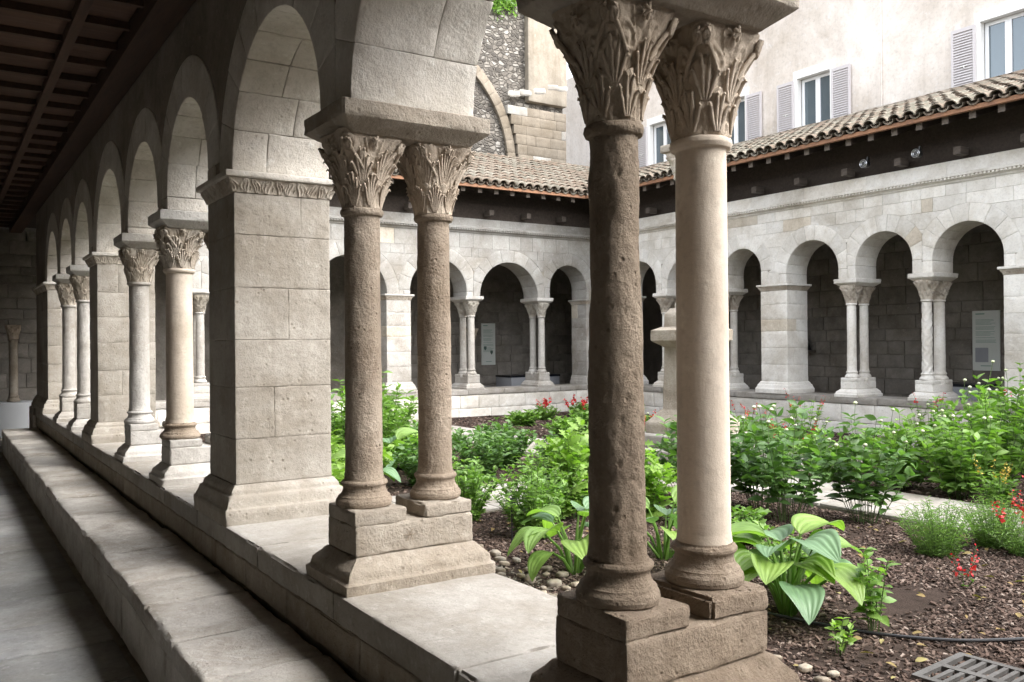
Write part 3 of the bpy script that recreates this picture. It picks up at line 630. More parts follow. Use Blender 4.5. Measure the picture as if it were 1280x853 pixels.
gw = gwall('gallery_wall', 'grey stone back wall hung with info panel behind display plinths, below the rubble church wall', XW - .5, XE + .5, 1, YN, 1)
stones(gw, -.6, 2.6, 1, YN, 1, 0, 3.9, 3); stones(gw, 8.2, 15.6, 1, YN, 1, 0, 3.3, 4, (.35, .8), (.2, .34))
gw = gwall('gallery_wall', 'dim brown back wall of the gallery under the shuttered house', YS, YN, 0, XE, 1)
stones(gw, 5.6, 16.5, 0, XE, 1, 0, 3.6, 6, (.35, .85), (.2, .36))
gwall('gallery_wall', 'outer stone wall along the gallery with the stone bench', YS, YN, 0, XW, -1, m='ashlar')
gwall('gallery_wall', 'outer stone wall of the gallery at the near end of the bench', XW - .5, XE + .5, 1, YS, -1, m='white')

# ------------------------------------------------------------------ stone bench along the near arcade
bn = thing('stone_bench', 'long worn stone bench running below the sill of the dark gallery arcade', 'bench', (0, 0, 0))
obj('bench_core', MB().box((.875, -8.2, -.01), (1.31, 15.6, .29)).mesh('bench_core', (M['mortar'],)), bn)
y = -8.2; j = 0; r_ = random.Random(21)
while y < 15.5:
    y2 = min(15.6, y + r_.uniform(.42, .95)); near = .3 < y < 7
    V, Q = rbox((.497, y2 - y - .016, .10), (34, 30, 6) if near else (8, 8, 2), .020, .010, 3.2, j, .016, .003)
    top = V[:, 2] > 0; V[top, 2] += .012 * fbm(V[top] * 5 + j, 3, j)
    obj('bench_slab', mesh('bench_slab', V, Q, (M['bench'],)), bn, (1.083 + r_.uniform(-.008, .004), (y + y2) / 2, .316 + r_.uniform(-.010, .004)), r_.uniform(-.012, .012)); y = y2; j += 1
y = -8.2
while y < 15.5:
    y2 = min(15.6, y + r_.uniform(.6, 1.3)); V, Q = rbox((.05, y2 - y - .008, .262), (2, 20, 8), .01, .007, 5, j, .02, .0015)
    obj('bench_face_block', mesh('bench_face_block', V, Q, (M['bench'],)), bn, (.874, (y + y2) / 2, .132)); y = y2; j += 1

# ------------------------------------------------------------------ arcades
sillwall('A', 'broad pale sill wall carrying the brown columns beside the stone bench', 0, -8.34, 16.64)
sillwall('B', 'low sill wall under the pale columns below the church, red flowers before it', 1, 1.30, 12.775)
sillwall('C', 'low sill wall under the bright arcade below the shuttered house', 1, -16.64, 8.34)
sillwall('D', 'low sill wall of the arcade at the near end of the garden', 2, -12.775, -2.055)
# the gallery bench hides the wall foot; pillars of A, near to far
arcade('A', 'dark plastered arcade wall with pale arch soffits beside the coffered timber ceiling', 'ashlar', 0, cornice=False, facing=True)
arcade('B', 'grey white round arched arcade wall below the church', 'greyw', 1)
arcade('C', 'bright cream round arched arcade wall with dentil cornice below the shuttered house', 'white', 1)
arcade('D', 'round arched arcade wall at the near end of the garden', 'white', 2)
P = SUP['A'][3:]; P0 = SUP['A']
twin('A', P[3][0], 'paired columns, one rough dark brown and one smooth beige, with eroded figured capitals', None, 0, .078, .078, 'brown', 'smooth', 'brown', 'carve', (1, 1), 1, taper=(.85, .95), capw=.148); t_ = [o for o in col.objects if 'one rough dark brown' in o.get('label', '')][0]; t_.scale = (1, .94, 1); t_.location.x -= .022
twin('A', P[4][0], 'paired rough tan columns with leafy capitals on a plinth block bearing a star mark', None, 0, .079, .076, 'tan', 'tan', 'near', 'carve', (0, 2), 2)
twin('A', P[6][0], 'paired columns with smooth warm beige shaft and crisp leaf capital beyond the square pier', None, 0, .098, .075, 'smooth', 'tan', 'greys', 'carvew', (0, 0), 3)
twin('A', P[7][0], 'paired columns with pitted pale grey shafts standing next to the smooth beige pair', None, 1, .088, .085, 'greys', 'greys', 'greys', 'carvew', (2, 0), 4)
g_ = 'slim pale pairs at the far end of the bench'
twin('A', P[9][0], 'slim pale paired columns near the far end of the stone bench', g_, 1, .084, .080, 'greys', 'greys', 'greys', 'carvew', (2, 0), 5)
twin('A', P[10][0], 'slim pale paired columns near the far end of the stone bench', g_, 1, .084, .080, 'greys', 'greys', 'greys', 'carvew', (0, 2), 6)
pier('A', P0[0][0], P0[0][2], 'corner pier at the near end of the bench gallery', None, 2, seed=1)
pier('A', P0[2][0], P0[2][2], 'square pier near the start of the bench', None, 2, seed=9)
for q in (1, 3, 4): twin('A', P0[q][0], 'paired columns near the start of the bench', 'columns near the start of the bench', 2, .082, .082, 'tan', 'tan', 'near', 'carve', (0, 2), 30 + q)
pier('A', P[2][0], P[2][2], 'square pier with carved impost before the brown column pair', None, 1, seed=2)
pier('A', P[5][0], P[5][2], 'large square ashlar pier with leaf frieze between tan and smooth beige column pairs', None, 0, seed=3)
pier('A', P[8][0], P[8][2], 'square ashlar pier between the pitted grey pair and the slim pale pairs', None, 1, seed=4)
pier('A', P[11][0], P[11][2], 'corner pier closing the bench gallery arcade against the far gallery', None, 1, seed=5)
for arc in 'BCD':
    side = {'B': 'under the tiled roof before the church', 'C': 'below the shuttered house', 'D': 'at the near end of the garden'}[arc]
    for i, (u, kd, hw) in enumerate(SUP[arc]):
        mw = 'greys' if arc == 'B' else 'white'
        lod = 1 if arc in 'BC' and not (arc == 'C' and u > -6) else 2
        if kd == 'pair':
            zig = 'zig' if (arc == 'C' and abs(u + 7.87) < .1) else None
            lb = 'pale twin column in the arcade ' + side; gr = 'twin columns of the arcade ' + side
            if zig: lb = 'pale twin column with zigzag carved shaft in the arcade below the shuttered house'; gr = None
            twin(arc, u, lb, gr, lod, .074 if not zig else .085, .078, mw, mw, mw, 'carvew' if arc != 'B' else 'carveg', (0, 2) if i % 2 else (2, 0), 10 + i % 4, relief=(None, zig))
        else:
            nm = {'pier': 'pale ashlar pier in the arcade ', 'corner': 'wide corner pier of the arcade ', 'respond': 'narrow respond pier ending the arcade '}[kd]
            lb = nm + side; gr = 'piers of the arcade ' + side + ' ' + kd
            if arc == 'C' and kd == 'pier' and u < -6: lb = 'pale ashlar pier beside the wall bell in the arcade below the shuttered house' if u < -10 else 'pale ashlar pier next to the zigzag twin column and picture panel'; gr = None
            pier(arc, u, hw, lb, gr, lod, mw, kd, 20 + i)
# mason's star on the tan pair's plinth: brown strips painting its groove shade
tt = [o for o in col.objects if o.name.startswith('twin_column') and 'star' in o.get('label', '')][0]
b = MB()
for a in (0, 60, 120):
    dx, dz = .030 * math.cos(R(a)), .030 * math.sin(R(a)); nx, nz = -.0018 * math.sin(R(a)), .0018 * math.cos(R(a)); yv = .035
    b.add([(-.158, yv + dx + nx, .20 + dz + nz), (-.158, yv - dx + nx, .20 - dz + nz), (-.158, yv - dx - nx, .20 - dz - nz), (-.158, yv + dx - nx, .20 + dz - nz)], [(0, 1, 2, 3)])
obj('star_mark', b.mesh('star_mark', (M['brown'],)), tt)

# ------------------------------------------------------------------ coffered timber ceiling of the near gallery
ce = obj('timber_ceiling', MB().box((XW, YS, 4.02), (1.41, YN, 4.08)).mesh('timber_ceiling', (M['beam'],))); tag(ce, kind='structure')
long_x = [-1.9, -1.35, -.8, -.25, .30, .85, 1.22]; cy = .52; ny = int((YN - YS) / cy)
for xa in long_x[1:-1]: obj('beam', MB().box((xa - .035, YS, 3.90), (xa + .035, YN, 3.985)).mesh('beam', (M['beam'],)), ce)
obj('wall_plate', MB().box((1.20, YS, 3.84), (1.408, YN, 4.0)).mesh('wall_plate', (M['beam'],)), ce)
pm = {}
rib = MB().box((XW, -.022, 3.935), (1.2, .022, 3.99)).mesh('cross_rib', (M['beam'],))
for j in range(ny + 1):
    y = YS + j * cy; obj('cross_rib', rib, ce, (0, y, 0))
    if j == ny: break
    for xa, xb in zip(long_x[:-1], long_x[1:]):
        if xa < -.9 and y < 3: continue
        w_ = round(xb - xa - .06, 3)
        if w_ not in pm:
            V, Q = rbox((w_, cy - .04, .03), (2, 2, 1), .01); pm[w_] = mesh('panel', V, Q, (M['wood'],))
        obj('panel', pm[w_], ce, ((xa + xb) / 2, y + cy / 2, 4.0 + rnd.uniform(-.004, .004)))
for nm, lo, hi in (('far', (1.412, 16.66, 3.95), (XE, YN, 4.05)), ('house', (13.45, YS, 3.95), (XE, 16.655, 4.05)), ('near', (1.412, YS, 3.95), (13.44, YD - .3, 4.05))):
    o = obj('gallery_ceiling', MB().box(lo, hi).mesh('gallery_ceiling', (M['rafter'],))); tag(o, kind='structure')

# ------------------------------------------------------------------ tiled lean-to roofs
SL = .37; EZ = 4.83; OV = .78
def tile_mesh(L=.44, r0=.098, r1=.075, th=.014, up=True, n=6):
    V = []; Fc = []
    for yy, r in ((0, r0), (L, r1)):
        for rr in (r, r - th):
            for k in range(n + 1):
                a = math.pi * k / n; V.append((rr * math.cos(a), yy, rr * math.sin(a) * .85 * (1 if up else -1)))
    m = n + 1; o0, i0, o1, i1 = 0, m, 2 * m, 3 * m
    for k in range(n): Fc += [(o0 + k, o1 + k, o1 + k + 1, o0 + k + 1), (i0 + k, i0 + k + 1, i1 + k + 1, i1 + k), (o0 + k, o0 + k + 1, i0 + k + 1, i0 + k), (o1 + k, i1 + k, i1 + k + 1, o1 + k + 1)]
    Fc += [(o0, i0, i1, o1), (o0 + n, o1 + n, i1 + n, i0 + n)]
    if up: Fc = [f[::-1] for f in Fc]
    return np.array(V), [f[::-1] for f in Fc]
TV, TF = tile_mesh(); CV, CF = tile_mesh(up=False, r0=.085, r1=.1)
tm = mesh('roof_tile', TV, TF, (M['tile'],), True, 50)
def roof(arc, label, ulo, uhi, vis, lod, run, keep, SL=.37):
    """origin on the eave line: u along the eave, v up the slope away from the garden"""
    (x0, y0), a = ARC[arc]; t = thing('tiled_roof', label, 'roof', (x0, y0, 0), a); ve = -TH - OV
    def at(u, d, dz=0): return np.array((u, ve + d, EZ + d * SL + dz))
    def mit(u, d): return True
    b = MB(); m0 = (1, -1) if arc in 'BD' else (-1, 1)     # mitred valleys at both ends for the inner corners
    ue0, ue1 = ulo, uhi
    s = m0[0]
    V = []
    for dz in (0, .035):
        for (u, d) in ((ue0, 0), (ue1, 0), (ue1 + run, run), (ue0 - run, run)): V.append(at(u, d, dz))
    b.add(V, [(0, 3, 2, 1), (4, 5, 6, 7), (0, 1, 5, 4), (1, 2, 6, 5), (2, 3, 7, 6), (3, 0, 4, 7)])
    obj('boarding', b.mesh('boarding', (M['rafter'],)), t)
    obj('eave_edge', MB().box((ue0 + .02, ve - .015, EZ - .012), (ue1 - .02, ve + .06, EZ + .05)).mesh('eave_edge', (M['fascia'],)), t)
    # rafters
    rm = MB(); L = OV + .55
    rm.add([(-.05, 0, -.14), (.05, 0, -.14), (.05, L, -.14 + L * SL), (-.05, L, -.14 + L * SL), (-.05, 0, -.005), (.05, 0, -.005), (.05, L, -.005 + L * SL), (-.05, L, -.005 + L * SL)], [(0, 3, 2, 1), (4, 5, 6, 7), (1, 2, 6, 5), (2, 3, 7, 6), (3, 0, 4, 7)])
    rm.add([(-.05, 0, -.14), (.05, 0, -.14), (.05, 0, -.005), (-.05, 0, -.005)], [(0, 1, 2, 3)], 1)
    rme = rm.mesh('rafter', (M['rafter'], M['raftend'])); u = ulo + .2
    if lod < 2:
        while u < uhi: obj('rafter', rme, t, tuple(at(u, .10))); u += .40
        cb = MB().box((-.06, 0, 0), (.06, .34, .16)).mesh('corbel', (M['raftend'],)); u = ulo + .9
        cbm = MB(); cbm.box((-.055, -.22, 0), (.055, 0, .11)); cme = cbm.mesh('bracket', (M['bracket'],))
        u = ulo + .44
        while u < uhi - .2: obj('bracket', cme, t, (u, -TH - .02, WTOP + .09)); u += .96
    wp = MB().box((ulo - .84, -TH + .02, WTOP + .004), (uhi + .84, -TH + .24, WTOP + .09)).box((ulo - .84, -TH + .06, WTOP + .09), (uhi + .84, -TH + .2, WTOP + .36)); obj('wall_plate', wp.mesh('wall_plate', (M['rafter'],)), t)
    obj('eave_boarding', MB().box((ulo - .87, -TH + .10, WTOP + .34), (uhi + .87, -TH + .13, EZ + (OV + .1) * SL)).mesh('eave_boarding', (M['rafter'],)), t)
    # tiles
    ang = math.atan(SL); st = MB(); P_ = .215; nrow = int(run / math.cos(ang) / .36) + 1; cells = []
    ncol = int((uhi - ulo + 2 * run) / P_)
    for i in range(ncol):
        u = ulo - run + (i + .5) * P_
        for j in range(nrow):
            d = j * .36 * math.cos(ang) - .06
            if not (ulo - d - .05 <= u <= uhi + d + .05) or d > run - .3: continue
            cells.append((u, d, j))
    cells.sort(key=lambda c: 0 if vis(c[0]) and c[2] < keep else 1); ca, sa = math.cos(ang), math.sin(ang); nk = 0
    for (u, d, j) in cells:
        p = at(u, d, .115); rz = rnd.uniform(-.03, .03); dp = rnd.uniform(-.02, .02); p = p + np.array((rnd.uniform(-.008, .008), dp, dp * SL + rnd.uniform(-.004, .006)))
        if nk < 290 and vis(u) and j < keep:
            obj('roof_tile', tm, t, tuple(p), rot=(ang - .03, 0, rz)); nk += 1
        elif lod < 2 or j < 2:
            V = TV.copy(); V = np.stack([V[:, 0], V[:, 1] * ca - V[:, 2] * sa, V[:, 1] * sa + V[:, 2] * ca], -1) + p; st.add(V, TF)
        if lod < 2:
            V = CV; V = np.stack([V[:, 0], V[:, 1] * ca - V[:, 2] * sa, V[:, 1] * sa + V[:, 2] * ca], -1) + at(u + P_ / 2, d, .125); st.add(V, CF)
    o = obj('tile_courses', st.mesh('tile_courses', (M['tile'],), True, 50), t); o['kind'] = 'stuff'
    return t
ex0, ex1 = 1.70 + TH + OV, 13.13 - TH - OV; ey0, ey1 = YD + TH + OV, 16.35 - TH - OV
RUN = TH * 2 + OV + 2.42
roof('B', 'sunbleached tiled roof with orange eave below the rubble church wall', ex0, ex1, lambda u: 7.6 < u < 13.5, 1, RUN, 20, .405)
roof('C', 'mossy tiled roof with dark rafters along the shuttered house', -ey1, -ey0, lambda u: u < -5.0, 1, RUN, 6, .345)
roof('A', 'tiled roof over the gallery with the stone bench', ey0, ey1, lambda u: False, 2, RUN, 0)
roof('D', 'tiled roof over the gallery at the near end of the garden', -ex1, -ex0, lambda u: False, 2, RUN, 0)

# two round floodlights under the eave
for y in (8.65, 7.75):
    t = thing('floodlight', 'small round black floodlight with metal rings under the dark eave', 'lamp', (12.62, y, 4.47), R(-90), 'floodlights under the eave')
    obj('housing', mesh('housing', *lathe([(.03, 0), (.055, .01), (.065, .05), (.07, .12)], 20), (M['lamp'],)), t, rot=(R(90), 0, 0))
    for r0 in (.062, .036): obj('ring', mesh('ring', *lathe([(r0, 0), (r0 + .008, .006), (r0, .012), (r0 - .008, .006), (r0, 0)], 20, cap=False), (M['chrome'],)), t, (0, -.118, 0), rot=(R(90), 0, 0))
    obj('mount', MB().box((-.012, -.02, .04), (.012, .02, .12)).mesh('mount', (M['lamp'],)), t)

# ------------------------------------------------------------------ shuttered house behind the right-hand roof
XF = 16.2; H0, H1, HT = -10., 30., 9.7
hse = thing('town_house', 'tall cream stuccoed town house with grey louvred shutters above the tiled roof', 'house', (XF, 0, 0))
wins = []; s_ = XF / 17.
for yc in (8.30, 12.42, 14.80, 17.28): wins.append((yc, 6.30, 7.50))
WH = .52
wins += [(3.9, 6.3, 7.5), (0., 6.3, 7.5)]
ys = sorted({H0, H1} | {y - WH for y, _, _ in wins} | {y + WH for y, _, _ in wins}); zs = [4.3, 6.30, 7.50, HT]; b = MB()
hole = lambda y, z: any(abs(y - a) < WH and c < z < d for a, c, d in wins)
for ya, yb in zip(ys[:-1], ys[1:]):
    for za, zb in zip(zs[:-1], zs[1:]):
        if not hole((ya + yb) / 2, (za + zb) / 2): b.add([(0, ya, za), (0, ya, zb), (0, yb, zb), (0, yb, za)], [(0, 1, 2, 3)])
b.box((.45, H0, 4.3), (6, H1, HT)); b.add([(0, H0, HT), (.45, H0, HT), (.45, H1, HT), (0, H1, HT)], [(0, 1, 2, 3)]); b.add([(0, H0, 4.3), (.45, H0, 4.3), (.45, H0, HT), (0, H0, HT)], [(0, 1, 2, 3)]); b.add([(0, H1, 4.3), (0, H1, HT), (.45, H1, HT), (.45, H1, 4.3)], [(0, 1, 2, 3)])
obj('wall', b.mesh('wall', (M['stucco'],)), hse)
shb = {}
def shutter():
    f = MB(); W, Hh = .46, 1.16
    f.box((-.02, 0, 0), (.02, .045, Hh)).box((-.02, W - .045, 0), (.02, W, Hh)).box((-.0195, .045, 0), (.0195, W - .045, .07)).box((-.0195, .045, Hh - .07), (.0195, W - .045, Hh))
    s = MB(); n = 20
    for i in range(n):
        z = .075 + i * (Hh - .15) / n; s.add([(-.018, .045, z), (-.018, W - .045, z), (.014, W - .045, z + .045), (.014, .045, z + .045), (-.018, .045, z + .008), (-.018, W - .045, z + .008), (.014, W - .045, z + .053), (.014, .045, z + .053)], [(0, 3, 2, 1), (4, 5, 6, 7), (0, 1, 5, 4), (2, 3, 7, 6), (1, 2, 6, 5), (3, 0, 4, 7)])
    return f.mesh('shutter', (M['shutter'],)), s.mesh('louvre_slats', (M['shutter'],)), MB().box((-.035, .2, .40), (-.02, .215, .43)).box((-.035, .15, .43), (-.025, .28, .445)).mesh('latch', (M['surround'],))
SH = shutter(); z0 = 0
sur = MB(); sur.box((-.025, -WH - .02, 1.2), (.12, WH + .02, 1.38)).box((-.025, -WH - .02, -.03), (.12, -WH + .09, 1.2)).box((-.025, WH - .09, -.03), (.12, WH + .02, 1.2)).box((-.06, -WH - .04, -.1), (.12, WH + .04, -.03)); surm = sur.mesh('surround', (M['surround'],))
frm = MB(); W2 = WH - .09
frm.box((.14, -W2, 0), (.19, -W2 + .07, 1.2)).box((.14, W2 - .07, 0), (.19, W2, 1.2)).box((.141, -W2 + .07, 1.13), (.189, W2 - .07, 1.2)).box((.141, -W2 + .07, 0), (.189, W2 - .07, .07)).box((.135, -.06, .07), (.195, .06, 1.13)); frmm = frm.mesh('frame', (M['upvc'],))
pane = [MB().box((.16, a, .07), (.17, c, 1.13)).mesh('pane', (M['glass'],)) for a, c in ((-W2 + .07, -.06), (.06, W2 - .07))]
for (yc, za, zb) in wins:
    wd = obj('window', surm, hse, (0, yc, za)); obj('frame', frmm, wd)
    for p in pane: obj('pane', p, wd)
    for sgn in (-1, 1):
        y0 = WH - .02 if sgn > 0 else -WH - .44
        s = obj('shutter', SH[0], hse, (-.055, yc + y0, za + .01)); q = obj('louvre_slats', SH[1], s); q['kind'] = 'stuff'
        if sgn > 0: obj('latch', SH[2], s)
obj('facade_line', MB().tube([(-.035, 10.75, 6.2), (-.035, 10.75, HT)], .014, 10).mesh('facade_line', (M['stucco'],), True), hse)  # slim tube added for a faint vertical line on the stucco
# pink cushion behind one pane
V, Q = rbox((.05, .22, .16), (3, 5, 5), .02, .02, 6, 3); cu = obj('cushion', mesh('cushion', V, Q, (M['red'],)), loc=(XF + .21, 12.25, 6.46)); tag(cu, 'pink cloth lying behind the pane of a shuttered window', 'cushion')

# ------------------------------------------------------------------ church wall behind the far roof
YC = 20.0
ch = thing('church_wall', 'old church wall of dark rubble, plaster and brown ashlar with blind arch', 'building', (0, YC, 0))
obj('rubble_wall', MB().box((2., 0, 4.3), (14.96, 1.5, 12.2)).mesh('rubble_wall', (M['rubble'],)), ch)
obj('rendered_buttress', mesh('rendered_buttress', *rbox((1.32, .5, 3.9), (8, 2, 20), .03, .02, 1.5, 3), (stone('grey_render', (.33, .295, .245), (.28, .25, .205), (.20, .175, .14), .45, bmp=.3, pit=.3, streak=.5),)), ch, (14.33, .075, 10.25))
M['churchash'] = stone('brown_church_ashlar', (.265, .23, .185), (.22, .19, .15), (.17, .145, .115), .8, bmp=.4, pit=.4, var=.1)
AC, AR_ = (9.99, 6.5), 3.31                          # blind arch centre (x, z) and radius; passes the two photo points
r_ = random.Random(77); n = 30
for i in range(n):
    a0, a1 = math.pi * i / n, math.pi * (i + 1) / n
    if math.sin((a0 + a1) / 2) * AR_ + AC[1] < 4.6: continue
    V, Q = rbox((AR_ * (a1 - a0) - .004, .10, .26), (3, 2, 3), .006, .006, 4, i); th = (a0 + a1) / 2 + V[:, 0] / AR_; rr = AR_ + V[:, 2] - .15
    obj('arch_stone', mesh('arch_stone', np.stack([AC[0] + rr * np.cos(th), -.06 + V[:, 1], AC[1] + rr * np.sin(th)], -1), [f[::-1] for f in Q], (M['white'] if i == 11 else M['churchash'],)), ch)
z = 4.5
while z < 8.05:
    h = r_.uniform(.2, .3); xa = AC[0] + math.sqrt(max(0, (AR_ + .02) ** 2 - max(0, z + h / 2 - AC[1]) ** 2)); u = xa
    while u < 14.95:
        u2 = min(14.95, u + r_.uniform(.3, .7))
        if 14.95 - u2 < .15: u2 = 14.95
        V, Q = rbox((u2 - u - .003, .24, h - .003), (3, 2, 3), .006, .006, 4, r_.randrange(999)); wh = z > 7.82 and r_.random() < .55 or r_.random() < .05
        obj('ashlar_block', mesh('ashlar_block', V, Q, (M['greyw'] if wh else M['churchash'],)), ch, ((u + u2) / 2, -.06, z + h / 2)); u = u2
    z += h
for px, pz in ((13.2, 8.42), (13.55, 8.5), (14.05, 8.62), (14.5, 8.78), (14.8, 8.80)):
    V, Q = rbox((.42, .1, .17), (5, 2, 4), .05, .03, 5, int(px * 10)); obj('pale_repair_stone', mesh('pale_repair_stone', V, Q, (M['greyw'],)), ch, (px, -.15, pz), rot=(0, -.12, 0))

# ------------------------------------------------------------------ garden ground, paths, mulch, pebbles
def soil_z(x, y):
    P_ = np.stack([np.asarray(x, float) * .8, np.asarray(y, float) * .8, np.zeros_like(np.asarray(x, float))], -1)
    return G + .03 * fbm(P_, 3, 4) - .01
n1, n2 = 90, 200; gx, gy = np.meshgrid(np.linspace(2.03, 12.86, n1), np.linspace(YD + .33, 16.03, n2), indexing='ij')
V = np.stack([gx, gy, soil_z(gx, gy)], -1).reshape(-1, 3); i, k = np.meshgrid(np.arange(n1 - 1), np.arange(n2 - 1), indexing='ij')
Q = np.stack([i * n2 + k, (i + 1) * n2 + k, (i + 1) * n2 + k + 1, i * n2 + k + 1], -1).reshape(-1, 4)
tag(obj('garden_soil', mesh('garden_soil', V, Q, (M['soil'],))), kind='structure')
PX, PY, PW = 7.45, 7.40, .58
pth = obj('garden_path', MB().box((PX - PW, YD + .5, .0), (PX + PW, 16.0, .088)).box((2.2, PY - PW, .0), (PX - PW - .002, PY + PW, .088)).box((PX + PW + .002, PY - PW, .0), (12.7, PY + PW, .088)).mesh('garden_path', (M['mortar'],))); tag(pth, kind='structure')
def pave(x0, y0, x1, y1, seed, long):
    r_ = random.Random(seed); c = (y0 if long == 1 else x0); e = (y1 if long == 1 else x1)
    while c < e - .01:
        c2 = min(e, c + r_.uniform(.45, .8)); 
        if e - c2 < .25: c2 = e
        f = r_.uniform(.38, .62)
        for a, b_ in ((0, f), (f, 1)):
            if long == 1: lo, hi = (x0 + (x1 - x0) * a, c), (x0 + (x1 - x0) * b_, c2)
            else: lo, hi = (c, y0 + (y1 - y0) * a), (c2, y0 + (y1 - y0) * b_)
            V, Q = rbox((hi[0] - lo[0] - .012, hi[1] - lo[1] - .012, .05), (4, 4, 1), .008, .003, 4, r_.randrange(999), .01)
            obj('paving_slab', mesh('paving_slab', V, Q, (M['path'],)), pth, ((lo[0] + hi[0]) / 2, (lo[1] + hi[1]) / 2, .083))
        c = c2
pave(PX - PW, YD + .6, PX + PW, 16., 1, 1); pave(2.4, PY - PW, PX - PW, PY + PW, 2, 0); pave(PX + PW, PY - PW, 12.6, PY + PW, 3, 0)
# bark chips
def chips(n, x0, x1, y0, y1, smin, smax, name, m, seed, drop=None):
    g = np.random.default_rng(seed); c = np.stack([g.uniform(x0, x1, n), g.uniform(y0, y1, n)], -1)
    if drop is not None: c = c[~drop(c[:, 0], c[:, 1])]
    n = len(c); L = g.uniform(smin, smax, n); W_ = L * g.uniform(.3, .6, n); Hh = L * g.uniform(.10, .22, n)
    a = g.uniform(0, 2 * np.pi, n); ti = g.uniform(-.5, .5, n); tj = g.uniform(-.35, .35, n)
    bx = np.array([(-1, -.7, -1), (1, -1, -1), (.8, 1, -1), (-.9, .8, -1), (-.8, -.6, 1), (.8, -.8, 1), (.7, .8, 1), (-.8, .7, 1)]) * .5
    X = bx[:, 0] * L[:, None]; Y = bx[:, 1] * W_[:, None]; Z = bx[:, 2] * Hh[:, None] + X * ti[:, None] + Y * tj[:, None]
    ca, sa = np.cos(a)[:, None], np.sin(a)[:, None]; wx, wy = X * ca - Y * sa + c[:, :1], X * sa + Y * ca + c[:, 1:]
    wz = Z + soil_z(c[:, 0], c[:, 1])[:, None] + g.uniform(.0, .012, n)[:, None]
    V = np.stack([wx, wy, wz], -1).reshape(-1, 3); f = np.array([(0, 3, 2, 1), (4, 5, 6, 7), (0, 1, 5, 4), (1, 2, 6, 5), (2, 3, 7, 6), (3, 0, 4, 7)])
    Q = (f[None] + 8 * np.arange(n)[:, None, None]).reshape(-1, 4)
    me = mesh(name, V, Q, (m,), False); return obj(name, me)
def barkmat():
    m, nt, b = mat('bark_chip'); g = N(nt, 'NewGeometry')
    c = ramp(nt, g.outputs['Random Per Island'], [(0, (.025, .018, .015)), (.4, (.06, .04, .031)), (.7, (.10, .068, .054)), (.9, (.15, .11, .09)), (1, (.24, .195, .165))])
    nt.links.new(c, b.inputs['Base Color']); b.inputs['Roughness'].default_value = .95; b.inputs['Specular IOR Level'].default_value = .2; return m
M['bark'] = barkmat()
onpath = lambda x, y: ((np.abs(x - PX) < PW + .02) | (np.abs(y - PY) < PW + .02))
o = chips(70000, 2.9, 6.9, 1.3, 6.8, .014, .042, 'bark_mulch', M['bark'], 3, lambda x, y: onpath(x, y) | (fbm(np.stack([x * 1.6, y * 1.6, x * 0], -1), 3, 8) > .30 + .25 * np.sin(x * 91 + y * 57))); tag(o, 'reddish brown bark mulch covering the near garden bed', 'mulch', kind='stuff')
o = chips(16000, 2.2, 12.8, 6.5, 15.9, .035, .08, 'bark_mulch', M['bark'], 4, onpath); tag(o, 'brown bark mulch in the beds before the far arcade', 'mulch', kind='stuff')
o = chips(9000, 8.1, 12.8, 1.0, 6.8, .035, .08, 'bark_mulch', M['bark'], 5, onpath); tag(o, 'brown bark mulch in the bed before the right hand arcade', 'mulch', kind='stuff')
o = chips(9000, 2.06, 3.35, 0.6, 15.5, .02, .05, 'gravel', M['pebble'], 6, onpath); tag(o, 'small grey gravel along the foot of the sill wall', 'gravel', kind='stuff')
g = np.random.default_rng(5); n = 260; bx_ = np.stack([g.uniform(3.2, 6.7, n), g.uniform(1.6, 6.5, n)], -1); bx_ = np.concatenate([bx_, (soil_z(bx_[:, 0], bx_[:, 1]) + .025)[:, None]], 1)
LIT = [bx_, g.normal(0, 1, (n, 3)) * [1, 1, .15], g.uniform(.03, .07, n)]
pbm = []
for s in range(6):
    V, Q = rbox((.12, .085, .055), (4, 4, 3), .027, .012, 9, s + 40); pbm.append(mesh('pebble', V, Q, (M['pebble'],), True, 80))
r_ = random.Random(9); spots = []
for i in range(1500):
    x = r_.uniform(2.95, 3.55); y = r_.uniform(1.5, 6.2)
    if abs(x - (3.22 + .05 * math.sin(y * 2))) > .26 or any((x - a) ** 2 + (y - b_) ** 2 < .0115 for a, b_ in spots): continue
    spots.append((x, y))
spots = spots[:110]
for x, y in spots:
    o = obj('pebble', r_.choice(pbm), None, (x, y, float(soil_z(x, y)) + .022), rot=(r_.uniform(-.2, .2), r_.uniform(-.2, .2), r_.uniform(0, 6))); s = r_.uniform(.38, .8); o.scale = (s, s, s)
    tag(o, 'rounded river pebble in the edging strip between sill wall and bark mulch', 'pebble', 'pebbles edging the bed')

# drain grate
gr = thing('drain_grate', 'rusty iron drain grate with slots lying in the bark mulch', 'grate', (3.95, 2.13, .098), R(4))
W_, L_ = .46, .46; fm = MB(); e = .035
fm.box((-W_ / 2, -L_ / 2, -.04), (W_ / 2, -L_ / 2 + e, 0)).box((-W_ / 2, L_ / 2 - e, -.04), (W_ / 2, L_ / 2, 0)).box((-W_ / 2, -L_ / 2 + e, -.0405), (-W_ / 2 + e, L_ / 2 - e, -.0005)).box((W_ / 2 - e, -L_ / 2 + e, -.0405), (W_ / 2, L_ / 2 - e, -.0005)).box((-.02, -L_ / 2 + e, -.0405), (.02, L_ / 2 - e, -.0005))
obj('frame', fm.mesh('frame', (M['iron'],)), gr); obj('pit', MB().box((-W_ / 2 + .01, -L_ / 2 + .01, -.06), (W_ / 2 - .01, L_ / 2 - .01, -.045)).mesh('pit', (M['black'],)), gr)  # flat black plate stands in for the dark depth below the bars
nb = 8; st = (L_ - 2 * e) / nb
